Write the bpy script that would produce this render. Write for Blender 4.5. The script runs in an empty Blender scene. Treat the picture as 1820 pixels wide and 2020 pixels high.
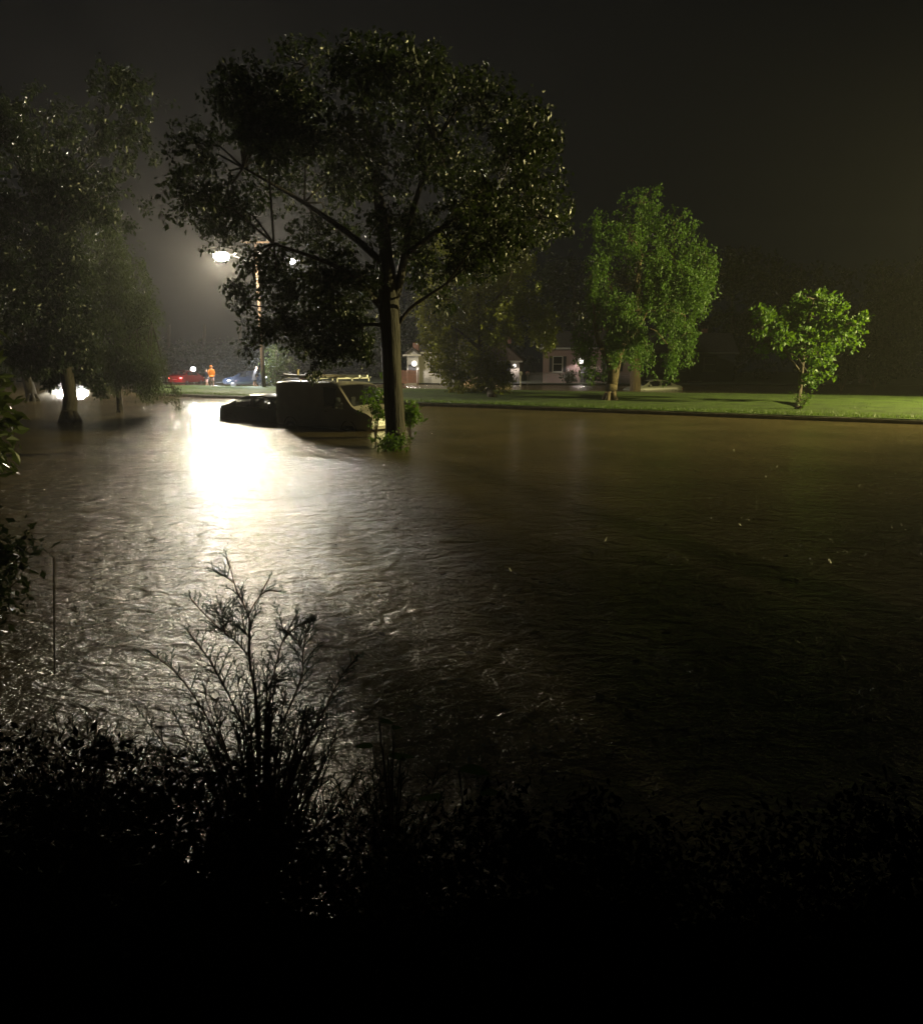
import bpy, bmesh, math, random
import numpy as np
from mathutils import Vector, Matrix

sc = bpy.context.scene
C = sc.collection
rng = np.random.default_rng(7)
random.seed(7)
R = math.radians

# ------------------------------------------------------------------ camera
CAM_H, PITCH, FPX = 2.4, R(11.8), 1428.0      # FPX and the pixel grid: 1820 x 2020
cd = bpy.data.cameras.new('camera'); cam = bpy.data.objects.new('camera', cd); C.objects.link(cam)
cam.location = (0, 0, CAM_H); cam.rotation_euler = (R(90) - PITCH, 0, 0)
cd.sensor_fit = 'HORIZONTAL'; cd.sensor_width = 36; cd.lens = FPX / 1820 * 36
cd.clip_start = 0.05; cd.clip_end = 2000
sc.camera = cam

# ------------------------------------------------------------------ world, exposure
w = bpy.data.worlds.new('World'); sc.world = w; w.use_nodes = True
bg = w.node_tree.nodes['Background']; bg.inputs[0].default_value = (0.7, 0.78, 1.0, 1); bg.inputs[1].default_value = 0.003
sc.view_settings.view_transform = 'Standard'; sc.view_settings.look = 'None'
sc.view_settings.exposure = 0; sc.view_settings.gamma = 1
cy = sc.cycles
cy.max_bounces = 6; cy.diffuse_bounces = 2; cy.glossy_bounces = 3; cy.transmission_bounces = 3
cy.volume_bounces = 1; cy.transparent_max_bounces = 8
cy.sample_clamp_indirect = 3.0; cy.sample_clamp_direct = 0.0
cy.use_denoising = True; cy.caustics_reflective = False; cy.caustics_refractive = False
cy.use_light_tree = True

def ray(u, v):
    x = (u - 910) / FPX; y = -(v - 1010) / FPX
    return Vector((x, math.cos(PITCH) + y * math.sin(PITCH), -math.sin(PITCH) + y * math.cos(PITCH)))
def at(u, v, Y):
    d = ray(u, v); return Vector((0, 0, CAM_H)) + d * (Y / d.y)
def gnd(u, v, z=0.0):
    d = ray(u, v); return Vector((0, 0, CAM_H)) + d * ((z - CAM_H) / d.z)

# ------------------------------------------------------------------ lamps (each belongs to a street lamp or a lit fitting built below)
MAIN_LAMP = at(436, 501, 60.0)
RIGHT_LAMP = Vector((39.0, 30.0, 9.5))
BACK_LAMP = at(575, 513, 78.0)
def point(name, loc, watts, color, radius):
    l = bpy.data.lights.new(name, 'POINT'); l.energy = watts; l.color = color; l.shadow_soft_size = radius
    o = bpy.data.objects.new(name, l); C.objects.link(o); o.location = loc; return o
def spot(name, loc, target, watts, color, radius, angle, blend):
    l = bpy.data.lights.new(name, 'SPOT'); l.energy = watts; l.color = color; l.shadow_soft_size = radius; l.spot_size = R(angle); l.spot_blend = blend
    o = bpy.data.objects.new(name, l); C.objects.link(o); o.location = loc; o.rotation_euler = (Vector(target)-Vector(loc)).to_track_quat('-Z', 'Y').to_euler(); return o
point('main_lamp_light', MAIN_LAMP - Vector((0, 0, .45)), 31000, (1.0, .86, .60), .4)
spot('main_lamp_throw', MAIN_LAMP - Vector((0, 0, .45)), (-4, 11, 0), 38000, (1.0, .87, .62), .4, 58, .8)   # the lens throws most light outward over the street
spot('right_lamp_light', RIGHT_LAMP - Vector((0, 0, .45)), (13, 36, 1.0), 105000, (1.0, .86, .34), .2, 94, .9)
point('back_lamp_light', BACK_LAMP - Vector((0, 0, .45)), 2500, (1.0, .95, .85), .2)
spot('back_lamp_throw', BACK_LAMP - Vector((0, 0, .45)), (1.0, 9, 0), 8000, (1.0, .95, .86), .4, 26, .9)

# ------------------------------------------------------------------ materials
MATS = {}
def mat(name, col, rough=.6, spec=.5, metal=0, var=None, scale=8, bump=0, bscale=30, emit=None, estr=0, trans=None, coat=0, stretch=None):
    if name in MATS: return MATS[name]
    m = bpy.data.materials.new(name); m.use_nodes = True; nt = m.node_tree; N = nt.nodes; L = nt.links
    b = N['Principled BSDF']
    b.inputs['Base Color'].default_value = (*col, 1); b.inputs['Roughness'].default_value = rough
    b.inputs['Specular IOR Level'].default_value = spec; b.inputs['Metallic'].default_value = metal
    b.inputs['Coat Weight'].default_value = coat
    tc = N.new('ShaderNodeTexCoord'); vec = tc.outputs['Object']
    if stretch:
        mp = N.new('ShaderNodeMapping'); mp.inputs['Scale'].default_value = stretch; L.new(vec, mp.inputs[0]); vec = mp.outputs[0]
    if var:
        n = N.new('ShaderNodeTexNoise'); n.inputs['Scale'].default_value = scale; n.inputs['Detail'].default_value = 5; L.new(vec, n.inputs['Vector'])
        r = N.new('ShaderNodeValToRGB'); r.color_ramp.elements[0].position = .32; r.color_ramp.elements[1].position = .68
        r.color_ramp.elements[0].color = (*var, 1); r.color_ramp.elements[1].color = (*col, 1)
        L.new(n.outputs[0], r.inputs[0]); L.new(r.outputs[0], b.inputs['Base Color'])
    if bump:
        n = N.new('ShaderNodeTexNoise'); n.inputs['Scale'].default_value = bscale; n.inputs['Detail'].default_value = 6; L.new(vec, n.inputs['Vector'])
        bp = N.new('ShaderNodeBump'); bp.inputs['Strength'].default_value = bump; bp.inputs['Distance'].default_value = .05
        L.new(n.outputs[0], bp.inputs['Height']); L.new(bp.outputs[0], b.inputs['Normal'])
    if emit:
        b.inputs['Emission Color'].default_value = (*emit, 1); b.inputs['Emission Strength'].default_value = estr
    if trans:
        t = N.new('ShaderNodeBsdfTranslucent'); t.inputs[0].default_value = (*trans, 1)
        mx = N.new('ShaderNodeMixShader'); mx.inputs[0].default_value = .35
        L.new(b.outputs[0], mx.inputs[1]); L.new(t.outputs[0], mx.inputs[2]); L.new(mx.outputs[0], N['Material Output'].inputs[0])
    MATS[name] = m; return m

def leafmat(name, c1, c2, tr, scale=1.5, rough=.35):
    return mat(name, c1, rough=rough, spec=.5, var=c2, scale=scale, trans=tr)
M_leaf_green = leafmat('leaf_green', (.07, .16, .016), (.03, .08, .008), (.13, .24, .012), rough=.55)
M_leaf_shaded = leafmat('leaf_shaded', (.019, .032, .009), (.011, .02, .006), (.03, .045, .008))  # shade put into the leaf colour, for crowns that stand unlit
M_leaf_olive = leafmat('leaf_olive', (.15, .17, .02), (.055, .09, .012), (.22, .22, .02))
M_leaf_grey = leafmat('leaf_grey', (.034, .055, .016), (.02, .034, .011), (.075, .1, .024), rough=.5)
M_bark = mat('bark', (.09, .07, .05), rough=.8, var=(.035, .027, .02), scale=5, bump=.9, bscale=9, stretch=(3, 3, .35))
M_bark_shaded = mat('bark_shaded', (.045, .036, .026), rough=.7, spec=.35, var=(.02, .016, .011), scale=5, bump=.9, bscale=9, stretch=(3, 3, .35))  # bark darkened in the colour, as shade on trunks against the lamp
M_bark_lit = mat('bark_lit', (.17, .13, .075), rough=.8, var=(.07, .052, .03), scale=4, bump=.9, bscale=7, stretch=(3, 3, .3))  # lamplight put into the colour: lighter copy of the bark
M_twig = mat('twig', (.07, .05, .025), rough=.6)
M_conc = mat('concrete', (.28, .26, .22), rough=.7, var=(.15, .14, .12), scale=3, bump=.3)
M_tyre = mat('rubber', (.02, .02, .02), rough=.8)
M_rim = mat('alloy', (.12, .12, .125), rough=.3, metal=1)
M_glass = mat('car_glass', (.02, .02, .022), rough=.04, spec=.8)
_n = M_glass.node_tree.nodes; _t = _n.new('ShaderNodeBsdfTransparent'); _t.inputs[0].default_value = (.7, .72, .72, 1); _m = _n.new('ShaderNodeMixShader'); _m.inputs[0].default_value = .68
M_glass.node_tree.links.new(_n['Principled BSDF'].outputs[0], _m.inputs[1]); M_glass.node_tree.links.new(_t.outputs[0], _m.inputs[2]); M_glass.node_tree.links.new(_m.outputs[0], _n['Material Output'].inputs[0])
M_chrome = mat('chrome', (.7, .7, .7), rough=.15, metal=1)
M_wood_pole = mat('pole_wood', (.17, .11, .07), rough=.85, var=(.09, .06, .04), scale=4, bump=.5, stretch=(3, 3, .2))
M_metal = mat('grey_metal', (.3, .3, .31), rough=.4, metal=.8)

# ------------------------------------------------------------------ object helpers
def setp(o, label=None, cat=None, group=None, kind=None):
    if label: o['label'] = label
    if cat: o['category'] = cat
    if group: o['group'] = group
    if kind: o['kind'] = kind
    return o
def thing(name, label, cat, loc=(0, 0, 0), rz=0, group=None):
    o = bpy.data.objects.new(name, None); C.objects.link(o); o.location = loc; o.rotation_euler = (0, 0, rz)
    o.empty_display_size = .2
    return setp(o, label, cat, group)
def link(name, me, m, parent=None, smooth=False):
    if m: me.materials.append(m)
    o = bpy.data.objects.new(name, me); C.objects.link(o)
    if parent is not None: o.parent = parent
    if smooth:
        me.polygons.foreach_set('use_smooth', [True] * len(me.polygons))
    return o
def mesh_np(name, V, F, m, parent=None, smooth=False):
    """V (n,3), F (k,3|4) arrays or list of lists"""
    me = bpy.data.meshes.new(name)
    me.from_pydata(np.asarray(V).tolist(), [], F.tolist() if isinstance(F, np.ndarray) else F); me.update()
    return link(name, me, m, parent, smooth)
class MB:
    def __init__(s): s.v = []; s.f = []
    def add(s, V, F):
        n = len(s.v); s.v += [tuple(p) for p in V]; s.f += [[i + n for i in f] for f in F]; return s
    def box(s, c, size, rot=None):
        hx, hy, hz = [q / 2 for q in size]; V = []
        for sx, sy, sz in ((-1,-1,-1),(1,-1,-1),(1,1,-1),(-1,1,-1),(-1,-1,1),(1,-1,1),(1,1,1),(-1,1,1)):
            p = Vector((sx*hx, sy*hy, sz*hz))
            if rot is not None: p = rot @ p
            V.append(p + Vector(c))
        return s.add(V, [(0,3,2,1),(4,5,6,7),(0,1,5,4),(1,2,6,5),(2,3,7,6),(3,0,4,7)])
    def tube(s, pts, rads, n=8, cap=True, wob=0):
        pts = [Vector(p) for p in pts]; V = []; F = []
        up = Vector((.13, .99, .05)) if abs((pts[-1]-pts[0]).normalized().y) < .9 else Vector((1, 0, 0))
        for i, p in enumerate(pts):
            t = (pts[min(i+1, len(pts)-1)] - pts[max(i-1, 0)]).normalized()
            a = t.cross(up).normalized(); b = t.cross(a).normalized()
            for k in range(n):
                th = 2*math.pi*k/n; r = rads[i] * (1 + (wob * math.sin(k*2.7 + i*.5) if wob else 0))
                V.append(p + a*math.cos(th)*r + b*math.sin(th)*r)
        for i in range(len(pts)-1):
            for k in range(n): F.append((i*n+k, i*n+(k+1) % n, (i+1)*n+(k+1) % n, (i+1)*n+k))
        if cap: F.append(tuple(range(n))[::-1]); F.append(tuple((len(pts)-1)*n+k for k in range(n)))
        return s.add(V, F)
    def sphere(s, c, r, n=12, m=8, sc3=(1,1,1)):
        V = []; F = []
        for i in range(m+1):
            ph = math.pi*i/m
            for k in range(n):
                th = 2*math.pi*k/n
                V.append((c[0]+r*sc3[0]*math.sin(ph)*math.cos(th), c[1]+r*sc3[1]*math.sin(ph)*math.sin(th), c[2]+r*sc3[2]*math.cos(ph)))
        for i in range(m):
            for k in range(n): F.append((i*n+k, (i+1)*n+k, (i+1)*n+(k+1) % n, i*n+(k+1) % n))
        return s.add(V, F)
    def build(s, name, m, parent=None, smooth=False, bevel=0):
        me = bpy.data.meshes.new(name); me.from_pydata(s.v, [], s.f); me.update()
        if bevel or smooth:
            bm = bmesh.new(); bm.from_mesh(me)
            bmesh.ops.remove_doubles(bm, verts=bm.verts, dist=1e-5)
            if bevel: bmesh.ops.bevel(bm, geom=[e for e in bm.edges], offset=bevel, segments=2, affect='EDGES')
            bm.normal_update(); bm.to_mesh(me); bm.free()
        return link(name, me, m, parent, smooth)
def spline(pts, n):
    """Catmull-Rom through (P, r) pairs"""
    P = [np.array([*p, r]) for p, r in pts]; P = [2*P[0]-P[1]] + P + [2*P[-1]-P[-2]]; out = []
    for i in range(1, len(P)-2):
        for k in range(n):
            t = k/n
            out.append(.5*((2*P[i]) + (-P[i-1]+P[i+1])*t + (2*P[i-1]-5*P[i]+4*P[i+1]-P[i+2])*t*t + (-P[i-1]+3*P[i]-3*P[i+1]+P[i+2])*t**3))
    out.append(P[-2]); return [Vector(q[:3]) for q in out], [max(q[3], .002) for q in out]

# ------------------------------------------------------------------ leaves
def leaves(cent, size, n_leaf, tw_r, droop, shape=.5):
    """cent (k,3) twig centres; returns leaf mesh arrays: n_leaf leaves about each twig"""
    k = len(cent); n = k*n_leaf
    c = np.repeat(cent, n_leaf, 0)
    d = rng.normal(size=(n, 3)); d /= np.linalg.norm(d, axis=1)[:, None]
    off = d * (rng.random((n, 1))**.6) * tw_r; off[:, 2] *= .8
    base = c + off
    a = rng.normal(size=(n, 3)); a[:, 2] -= droop; a /= np.linalg.norm(a, axis=1)[:, None]
    b = rng.normal(size=(n, 3)); b = np.cross(a, b); b /= np.linalg.norm(b, axis=1)[:, None]
    nn = np.cross(a, b)
    s = size * (.4 + 1.15*rng.random((n, 1))**1.3)
    tip = base + a*s; l = base + a*s*.45 + b*s*shape*.5 + nn*s*.08; r = base + a*s*.45 - b*s*shape*.5 + nn*s*.08
    V = np.stack([base, l, tip, r], 1).reshape(-1, 3)
    i = np.arange(n)*4
    F = np.concatenate([np.stack([i, i+3, i+2], 1), np.stack([i, i+2, i+1], 1)])
    return V, F
def clump_twigs(c, r3, k, hollow=.35):
    d = rng.normal(size=(k, 3)); d /= np.linalg.norm(d, axis=1)[:, None]
    rr = (hollow**3 + (1-hollow**3)*rng.random((k, 1)))**(1/3)
    rr *= 1 + .22*np.sin(d[:, :1]*5 + c[0]) * np.cos(d[:, 2:]*6 + c[1])
    return np.array(c) + d*rr*np.array(r3)
def tree(name, label, trunk, limbs, clumps, leaf, lm, bm_, density=1.0, n_leaf=10, tw_r=.3, droop=.8, group=None, cat='tree', hang=0, shape=.55, gaps=()):
    """trunk/limbs: lists of (P, r); clumps: (centre, (rx,ry,rz), twigs)"""
    base = Vector(trunk[0][0]); root = thing(name, label, cat, base, 0, group)
    tb = MB(); p, r = spline(trunk, 5); tb.tube([q - base for q in p], r, 14, wob=.05)
    if trunk[0][1] > .12:
        for k in range(5):
            th = k*1.26 + .3; d = Vector((math.cos(th), math.sin(th), 0)); rr = trunk[0][1]
            tb.tube([d*rr*.45 + Vector((0,0,rr*1.5)), d*rr*.75 + Vector((0,0,rr*.5)), d*rr*(1.15 + .2*(k % 2)) + Vector((0,0,-.15))], [rr*.25, rr*.36, rr*.3], 8)
    for lb in limbs:
        p, r = spline(lb, 4); tb.tube([q - base for q in p], r, 8, wob=.06)
    tw = []
    ends = [Vector(q[0]) for lb in limbs for q in lb[1:]] + [Vector(q[0]) for q in trunk[-2:]]
    for c, r3, k in clumps:
        k = max(4, int(k*density)); t = clump_twigs(c, r3, k); tw.append(t)
        if ends:
            cc = Vector(c); e = min(ends, key=lambda q: (q-cc).length)
            if (e-cc).length < 9:
                mid = (e+cc)/2 + Vector((0, 0, .15*(e-cc).length))
                tb.tube([e-base, mid-base, cc-base], [.035, .025, .012], 5)
            for q in t[::max(1, k//8)]:
                q = Vector(q); tb.tube([cc-base, (cc+q)/2 - base + Vector((0, 0, .08)), q-base], [.012, .008, .004], 4, cap=False)
    tb.build('trunk', bm_, root, smooth=True)
    tw = np.concatenate(tw)
    if hang:
        ex = [tw + np.array([0, 0, -h]) + rng.normal(size=tw.shape)*.06 for h in np.linspace(tw_r*.8, hang, 4)]
        sel = rng.random(len(tw)) < .35
        tw = np.concatenate([tw] + [e[sel] for e in ex])
    for g, gr_ in gaps:
        ln = np.array(g) - np.array((0, 0, CAM_H)); ln /= np.linalg.norm(ln); q = tw - np.array((0, 0, CAM_H)); dd = np.linalg.norm(q - (q @ ln)[:, None]*ln, axis=1); tw = tw[dd > gr_]
    V, F = leaves(tw, leaf, n_leaf, tw_r, droop, shape)
    mesh_np('crown', V - np.array(base), F, lm, root)
    return root
def px(u, v, Y, ru, rv, k, dy=0, depth=None):
    """clump given by picture position and radii, at depth Y+dy"""
    Yc = Y + dy; p = at(u, v, Yc); s = Yc / FPX
    return (tuple(p), (ru*s, (depth if depth else (ru+rv)/2*s), rv*s), k)

# ------------------------------------------------------------------ the setting
def water_material():
    m = bpy.data.materials.new('flood_water'); m.use_nodes = True; nt = m.node_tree; N = nt.nodes; L = nt.links
    b = N['Principled BSDF']; tc = N.new('ShaderNodeTexCoord')
    n0 = N.new('ShaderNodeTexNoise'); n0.inputs['Scale'].default_value = .35; n0.inputs['Detail'].default_value = 5; L.new(tc.outputs['Object'], n0.inputs['Vector'])
    r = N.new('ShaderNodeValToRGB'); r.color_ramp.elements[0].position = .35; r.color_ramp.elements[1].position = .65
    r.color_ramp.elements[0].color = (.10, .08, .042, 1); r.color_ramp.elements[1].color = (.16, .125, .066, 1)
    L.new(n0.outputs[0], r.inputs[0]); L.new(r.outputs[0], b.inputs['Base Color'])
    b.inputs['Roughness'].default_value = .16; b.inputs['IOR'].default_value = 1.5
    def noise(scale, detail, st, rot=0, dist=0):
        mp = N.new('ShaderNodeMapping'); mp.inputs['Scale'].default_value = st; mp.inputs['Rotation'].default_value = (0, 0, rot)
        L.new(tc.outputs['Object'], mp.inputs[0])
        n = N.new('ShaderNodeTexNoise'); n.inputs['Scale'].default_value = scale; n.inputs['Detail'].default_value = detail
        n.inputs['Distortion'].default_value = dist
        L.new(mp.outputs[0], n.inputs['Vector']); return n.outputs[0]
    nrm = None
    for s, dt, st, rot, dist, strength, di in ((2.3, 4, (1, 1.3, 1), .25, 1.0, 1.0, .064), (9, 4, (1, 1.35, 1), -.1, 1.2, 1.0, .017), (45, 3, (1, 1.3, 1), .3, .3, 1.0, .0088), (20, 3, (1, 1.2, 1), .7, .5, 1.0, .010), (150, 2, (1, 1, 1), 0, 0, 1.0, .0016)):
        bp = N.new('ShaderNodeBump'); bp.inputs['Strength'].default_value = strength; bp.inputs['Distance'].default_value = di
        L.new(noise(s, dt, st, rot, dist), bp.inputs['Height'])
        if nrm: L.new(nrm, bp.inputs['Normal'])
        nrm = bp.outputs[0]
    vo = N.new('ShaderNodeTexVoronoi'); vo.feature = 'SMOOTH_F1'; vo.inputs['Scale'].default_value = 8; vo.inputs['Smoothness'].default_value = .35; L.new(tc.outputs['Object'], vo.inputs['Vector'])
    sn = N.new('ShaderNodeMath'); sn.operation = 'SINE'; ml = N.new('ShaderNodeMath'); ml.operation = 'MULTIPLY'; ml.inputs[1].default_value = 22; L.new(vo.outputs['Distance'], ml.inputs[0]); L.new(ml.outputs[0], sn.inputs[0])
    bp = N.new('ShaderNodeBump'); bp.inputs['Distance'].default_value = .0035; L.new(sn.outputs[0], bp.inputs['Height']); L.new(nrm, bp.inputs['Normal']); L.new(bp.outputs[0], b.inputs['Normal'])
    sp = N.new('ShaderNodeSeparateXYZ'); L.new(tc.outputs['Object'], sp.inputs[0])      # shallow, rain-pocked water over the drowned yard
    ad = N.new('ShaderNodeMath'); ad.operation = 'MULTIPLY_ADD'; L.new(n0.outputs[0], ad.inputs[0]); ad.inputs[1].default_value = 4; L.new(sp.outputs[1], ad.inputs[2])
    mr = N.new('ShaderNodeMapRange'); mr.inputs[1].default_value = 6; mr.inputs[2].default_value = 36; mr.inputs[3].default_value = .21; mr.inputs[4].default_value = .14
    L.new(ad.outputs[0], mr.inputs[0]); L.new(mr.outputs[0], b.inputs['Roughness'])
    L.new(nrm, b.inputs['Normal'])
    return m
M_water = water_material()
def sheet(name, poly, z, m):
    mb = MB(); mb.add([(x, y, z) for x, y in poly], [tuple(range(len(poly)))]); o = mb.build(name, m); o['kind'] = 'structure'; return o
sheet('ground', [(-600, -60), (600, -60), (600, 900), (-600, 900)], -.6, mat('silt', (.1, .08, .05), rough=.9, var=(.06, .05, .03), scale=.5))
sheet('water', [(-600, -50), (600, -50), (600, 800), (-600, 800)], 0, M_water)

# the long lawn between the flooded streets, raised behind a kerb: near edge line and far edge line (measured on the water plane)
def far_y(x): return 58.0 - .37*x
def near_y(x):
    y = 38.6 - .60*x; return y + max(0, far_y(x) - 1.2 - y)*(max(0, -20-x)/9.5)**2.2 + .05*math.sin(x*.8)
LX0, LX1 = -29.4, 60.0
xs = np.linspace(LX0, LX1, 136)
def lawn():
    NR = 26; V = []; F = []
    for i, x in enumerate(xs):
        y0, y1 = near_y(x) + .2, far_y(x)
        for j in range(NR):
            t = j/(NR-1); e = min(1, t*8)*min(1, (1-t)*10)
            z = .17 + .10*e + .03*math.sin(x*.9+j)*e*.6
            if j == NR-1: z = -.1
            V.append((x, y0 + (y1-y0)*t, z))
    for i in range(len(xs)-1):
        for j in range(NR-1):
            a = i*NR+j; F.append((a, a+NR, a+NR+1, a+1))
    m = mat('lawn_grass', (.07, .125, .010), rough=.75, var=(.025, .05, .006), scale=1.3, bump=1.0, bscale=14)
    o = mesh_np('lawn', V, F, m, smooth=True); o['kind'] = 'structure'
lawn()
def kerb():
    V = []; F = []
    for x in xs:
        y = near_y(x); j = .012*math.sin(x*1.7)
        prof = [(0, -.3), (0, .10 + j), (.03, .14 + j), (.22, .145 + j), (.24, -.3)]
        for dy, z in prof: V.append((x, y+dy, z))
    for i in range(len(xs)-1):
        for j in range(4): a = i*5+j; F.append((a, a+5, a+6, a+1))
    o = mesh_np('kerb', V, F, M_conc); o['kind'] = 'structure'
kerb()
def blades(name, P, h0, h1, wd, m, lean=.5):
    n = len(P); th = rng.random(n)*2*math.pi; h = (h0 + (h1-h0)*rng.random(n))[:, None]
    a = np.stack([np.cos(th), np.sin(th), np.zeros(n)], 1); ln = rng.normal(size=(n, 3))*lean*h; ln[:, 2] = 0
    V = np.stack([P - a*wd, P + a*wd, P + ln + np.array([0, 0, 1])*h], 1).reshape(-1, 3); i = np.arange(n)*3
    o = mesh_np(name, V, np.stack([i, i+1, i+2], 1), m); o['kind'] = 'stuff'; return o
n = 42000
gx = rng.uniform(-28.5, 32, n); gt = rng.random(n)**2.2
ny = np.array([near_y(x) for x in gx]); fy = np.array([far_y(x) for x in gx])
gp = np.stack([gx, ny + .25 + gt*(fy-ny-.8), np.full(n, .2)], 1)
M_blade = mat('grass_blade', (.075, .15, .018), rough=.5, var=(.04, .08, .01), scale=1.1, trans=(.12, .2, .02))
o = blades('grass', gp, .05, .15, .012, M_blade); setp(o, 'short green lawn grass growing behind the kerb', 'grass')
# drowned grass of the near yard, its tips just through the water
n = 60000
gy = 3.0 + np.abs(rng.normal(size=n))*7.5; gx = (rng.random(n)-.5)*1.5*gy - .05*gy
keep = (np.sin(gx*1.3+gy*.7)+np.sin(gy*1.9-gx*.6)+rng.normal(size=n)*.8) > -.3
gp = np.stack([gx, gy, np.full(n, -.02)], 1)[keep]
o = blades('drowned_grass', gp, .03, .075, .0035, mat('wet_blade', (.06, .085, .02), rough=.22, var=(.03, .045, .01), scale=2), 1.3)
setp(o, 'drowned lawn grass tips poking through shallow flood water', 'grass')
nd = 420
fy_ = 4 + 30*rng.random(nd)**1.6; fx = (rng.random(nd)-.5)*1.3*fy_; fx += .5*np.sin(fy_*2.1)
V, F = leaves(np.stack([fx, fy_, np.zeros(nd)], 1), .09, 2, .12, 0, .5); V = V.reshape(-1, 4, 3); z0 = V[:, :, 2].mean(1, keepdims=True); V[:, :, 2] = (V[:, :, 2]-z0)*.12 + .006; V = V.reshape(-1, 3)
o = mesh_np('floating_leaves', V, F, mat('sodden_leaf', (.05, .045, .015), rough=.4, var=(.03, .02, .008), scale=3)); o['kind'] = 'stuff'; setp(o, 'torn leaves floating scattered on the flood water', 'leaves')
# the ground on which the houses stand
sheet('house_ground', [(-120, 150.5), (-120, 96), (-60, 88), (0, 75.5), (60, 68), (140, 60), (140, 150.5)], .12, mat('yard_ground', (.04, .055, .02), rough=.8, var=(.02, .03, .012), scale=1, bump=.6, bscale=10))

# ------------------------------------------------------------------ utility pole with the street lamp, other street lamps
M_lens = mat('lamp_lens_lit', (1, 1, 1), emit=(1, .86, .62), estr=60)
M_lens_w = mat('lamp_lens_white', (1, 1, 1), emit=(1, .97, .9), estr=40)
def lamp_head(root, tip, d, lens, s=1.0):
    """cobra head: housing over a bowl lens at tip, arm pointing along d"""
    h = MB(); L_ = []
    for t, wd, ht in ((-.45, .06, .06), (-.3, .13, .10), (0, .2, .13), (.3, .18, .1), (.45, .08, .05)):
        L_.append((t, wd, ht))
    V = []; F = []; nn = 10; side = Vector((-d.y, d.x, 0))
    for t, wd, ht in L_:
        for k in range(nn):
            th = 2*math.pi*k/nn; V.append(tip + (d*t + side*math.cos(th)*wd + Vector((0, 0, math.sin(th)*ht + .08)))*s)
    for i in range(len(L_)-1):
        for k in range(nn): F.append((i*nn+k, i*nn+(k+1) % nn, (i+1)*nn+(k+1) % nn, (i+1)*nn+k))
    F.append(tuple(range(nn))); F.append(tuple((len(L_)-1)*nn+k for k in range(nn)))
    h.add(V, F); hd = h.build('lamp_head', M_metal, root, smooth=True)
    b = MB(); b.sphere(tip + Vector((0, 0, -.06))*s, .21*s, 14, 8, (1.2, 1.2, .75)); b.build('lens', lens, hd, smooth=True)
def street_lamp(label, lamp, pole_xy, lens, wood=False, group='street lamps', s=1.0):
    root = thing('street_lamp', label, 'street lamp', (pole_xy[0], pole_xy[1], 0), 0, group); b = Vector((pole_xy[0], pole_xy[1], 0))
    top = lamp.z + (1.6 if wood else -.2)
    p = MB(); p.tube([(0, 0, -.5), (0, 0, 2), (0, 0, top)], [.17, .16, .11] if wood else [.12, .1, .07], 12)
    p.build('pole', M_wood_pole if wood else M_metal, root, smooth=True)
    if wood:
        c = MB(); c.box((0, -.14, top-.5), (2.2, .1, .12)); c.build('crossarm', M_wood_pole, root)
        for k in (-.95, -.45, .45, .95):
            i = MB(); i.tube([(k, -.14, top-.44), (k, -.14, top-.36), (k, -.14, top-.28)], [.03, .055, .03], 8); i.build('insulator', M_conc, root, smooth=True)
        t = MB(); t.tube([(.32, .05, top-2.0), (.32, .05, top-1.9), (.32, .05, top-1.1), (.32, .05, top-1.02)], [.15, .2, .2, .14], 14); t.build('transformer', M_metal, root, smooth=True)
    tip = lamp - b; d = Vector((tip.x, tip.y, 0)); 
    a = MB(); st = Vector((0, 0, tip.z-1.0)) + d.normalized()*.1
    pts = [st, st + d*.25 + Vector((0, 0, .6)), st + d*.6 + Vector((0, 0, .95)), tip - d.normalized()*.35 + Vector((0, 0, .1))]
    pp, rr = spline([(q, .045) for q in pts], 5); a.tube(pp, rr, 8); a.build('arm', M_metal, root, smooth=True)
    lamp_head(root, tip, d.normalized(), lens, s)
    return root
pl = at(521, 770, 61.5)
street_lamp('glaring street lamp on a brown wooden utility pole above the flooded street', MAIN_LAMP, (pl.x, pl.y), M_lens, True, s=2.5)
street_lamp('street lamp standing out of view to the right of the lawn', RIGHT_LAMP, (RIGHT_LAMP.x+2.5, RIGHT_LAMP.y+1), M_lens)
street_lamp('small white street lamp shining through a gap in the big tree crown', BACK_LAMP, (BACK_LAMP.x+2.4, BACK_LAMP.y+1), M_lens_w, s=1.5)

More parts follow.
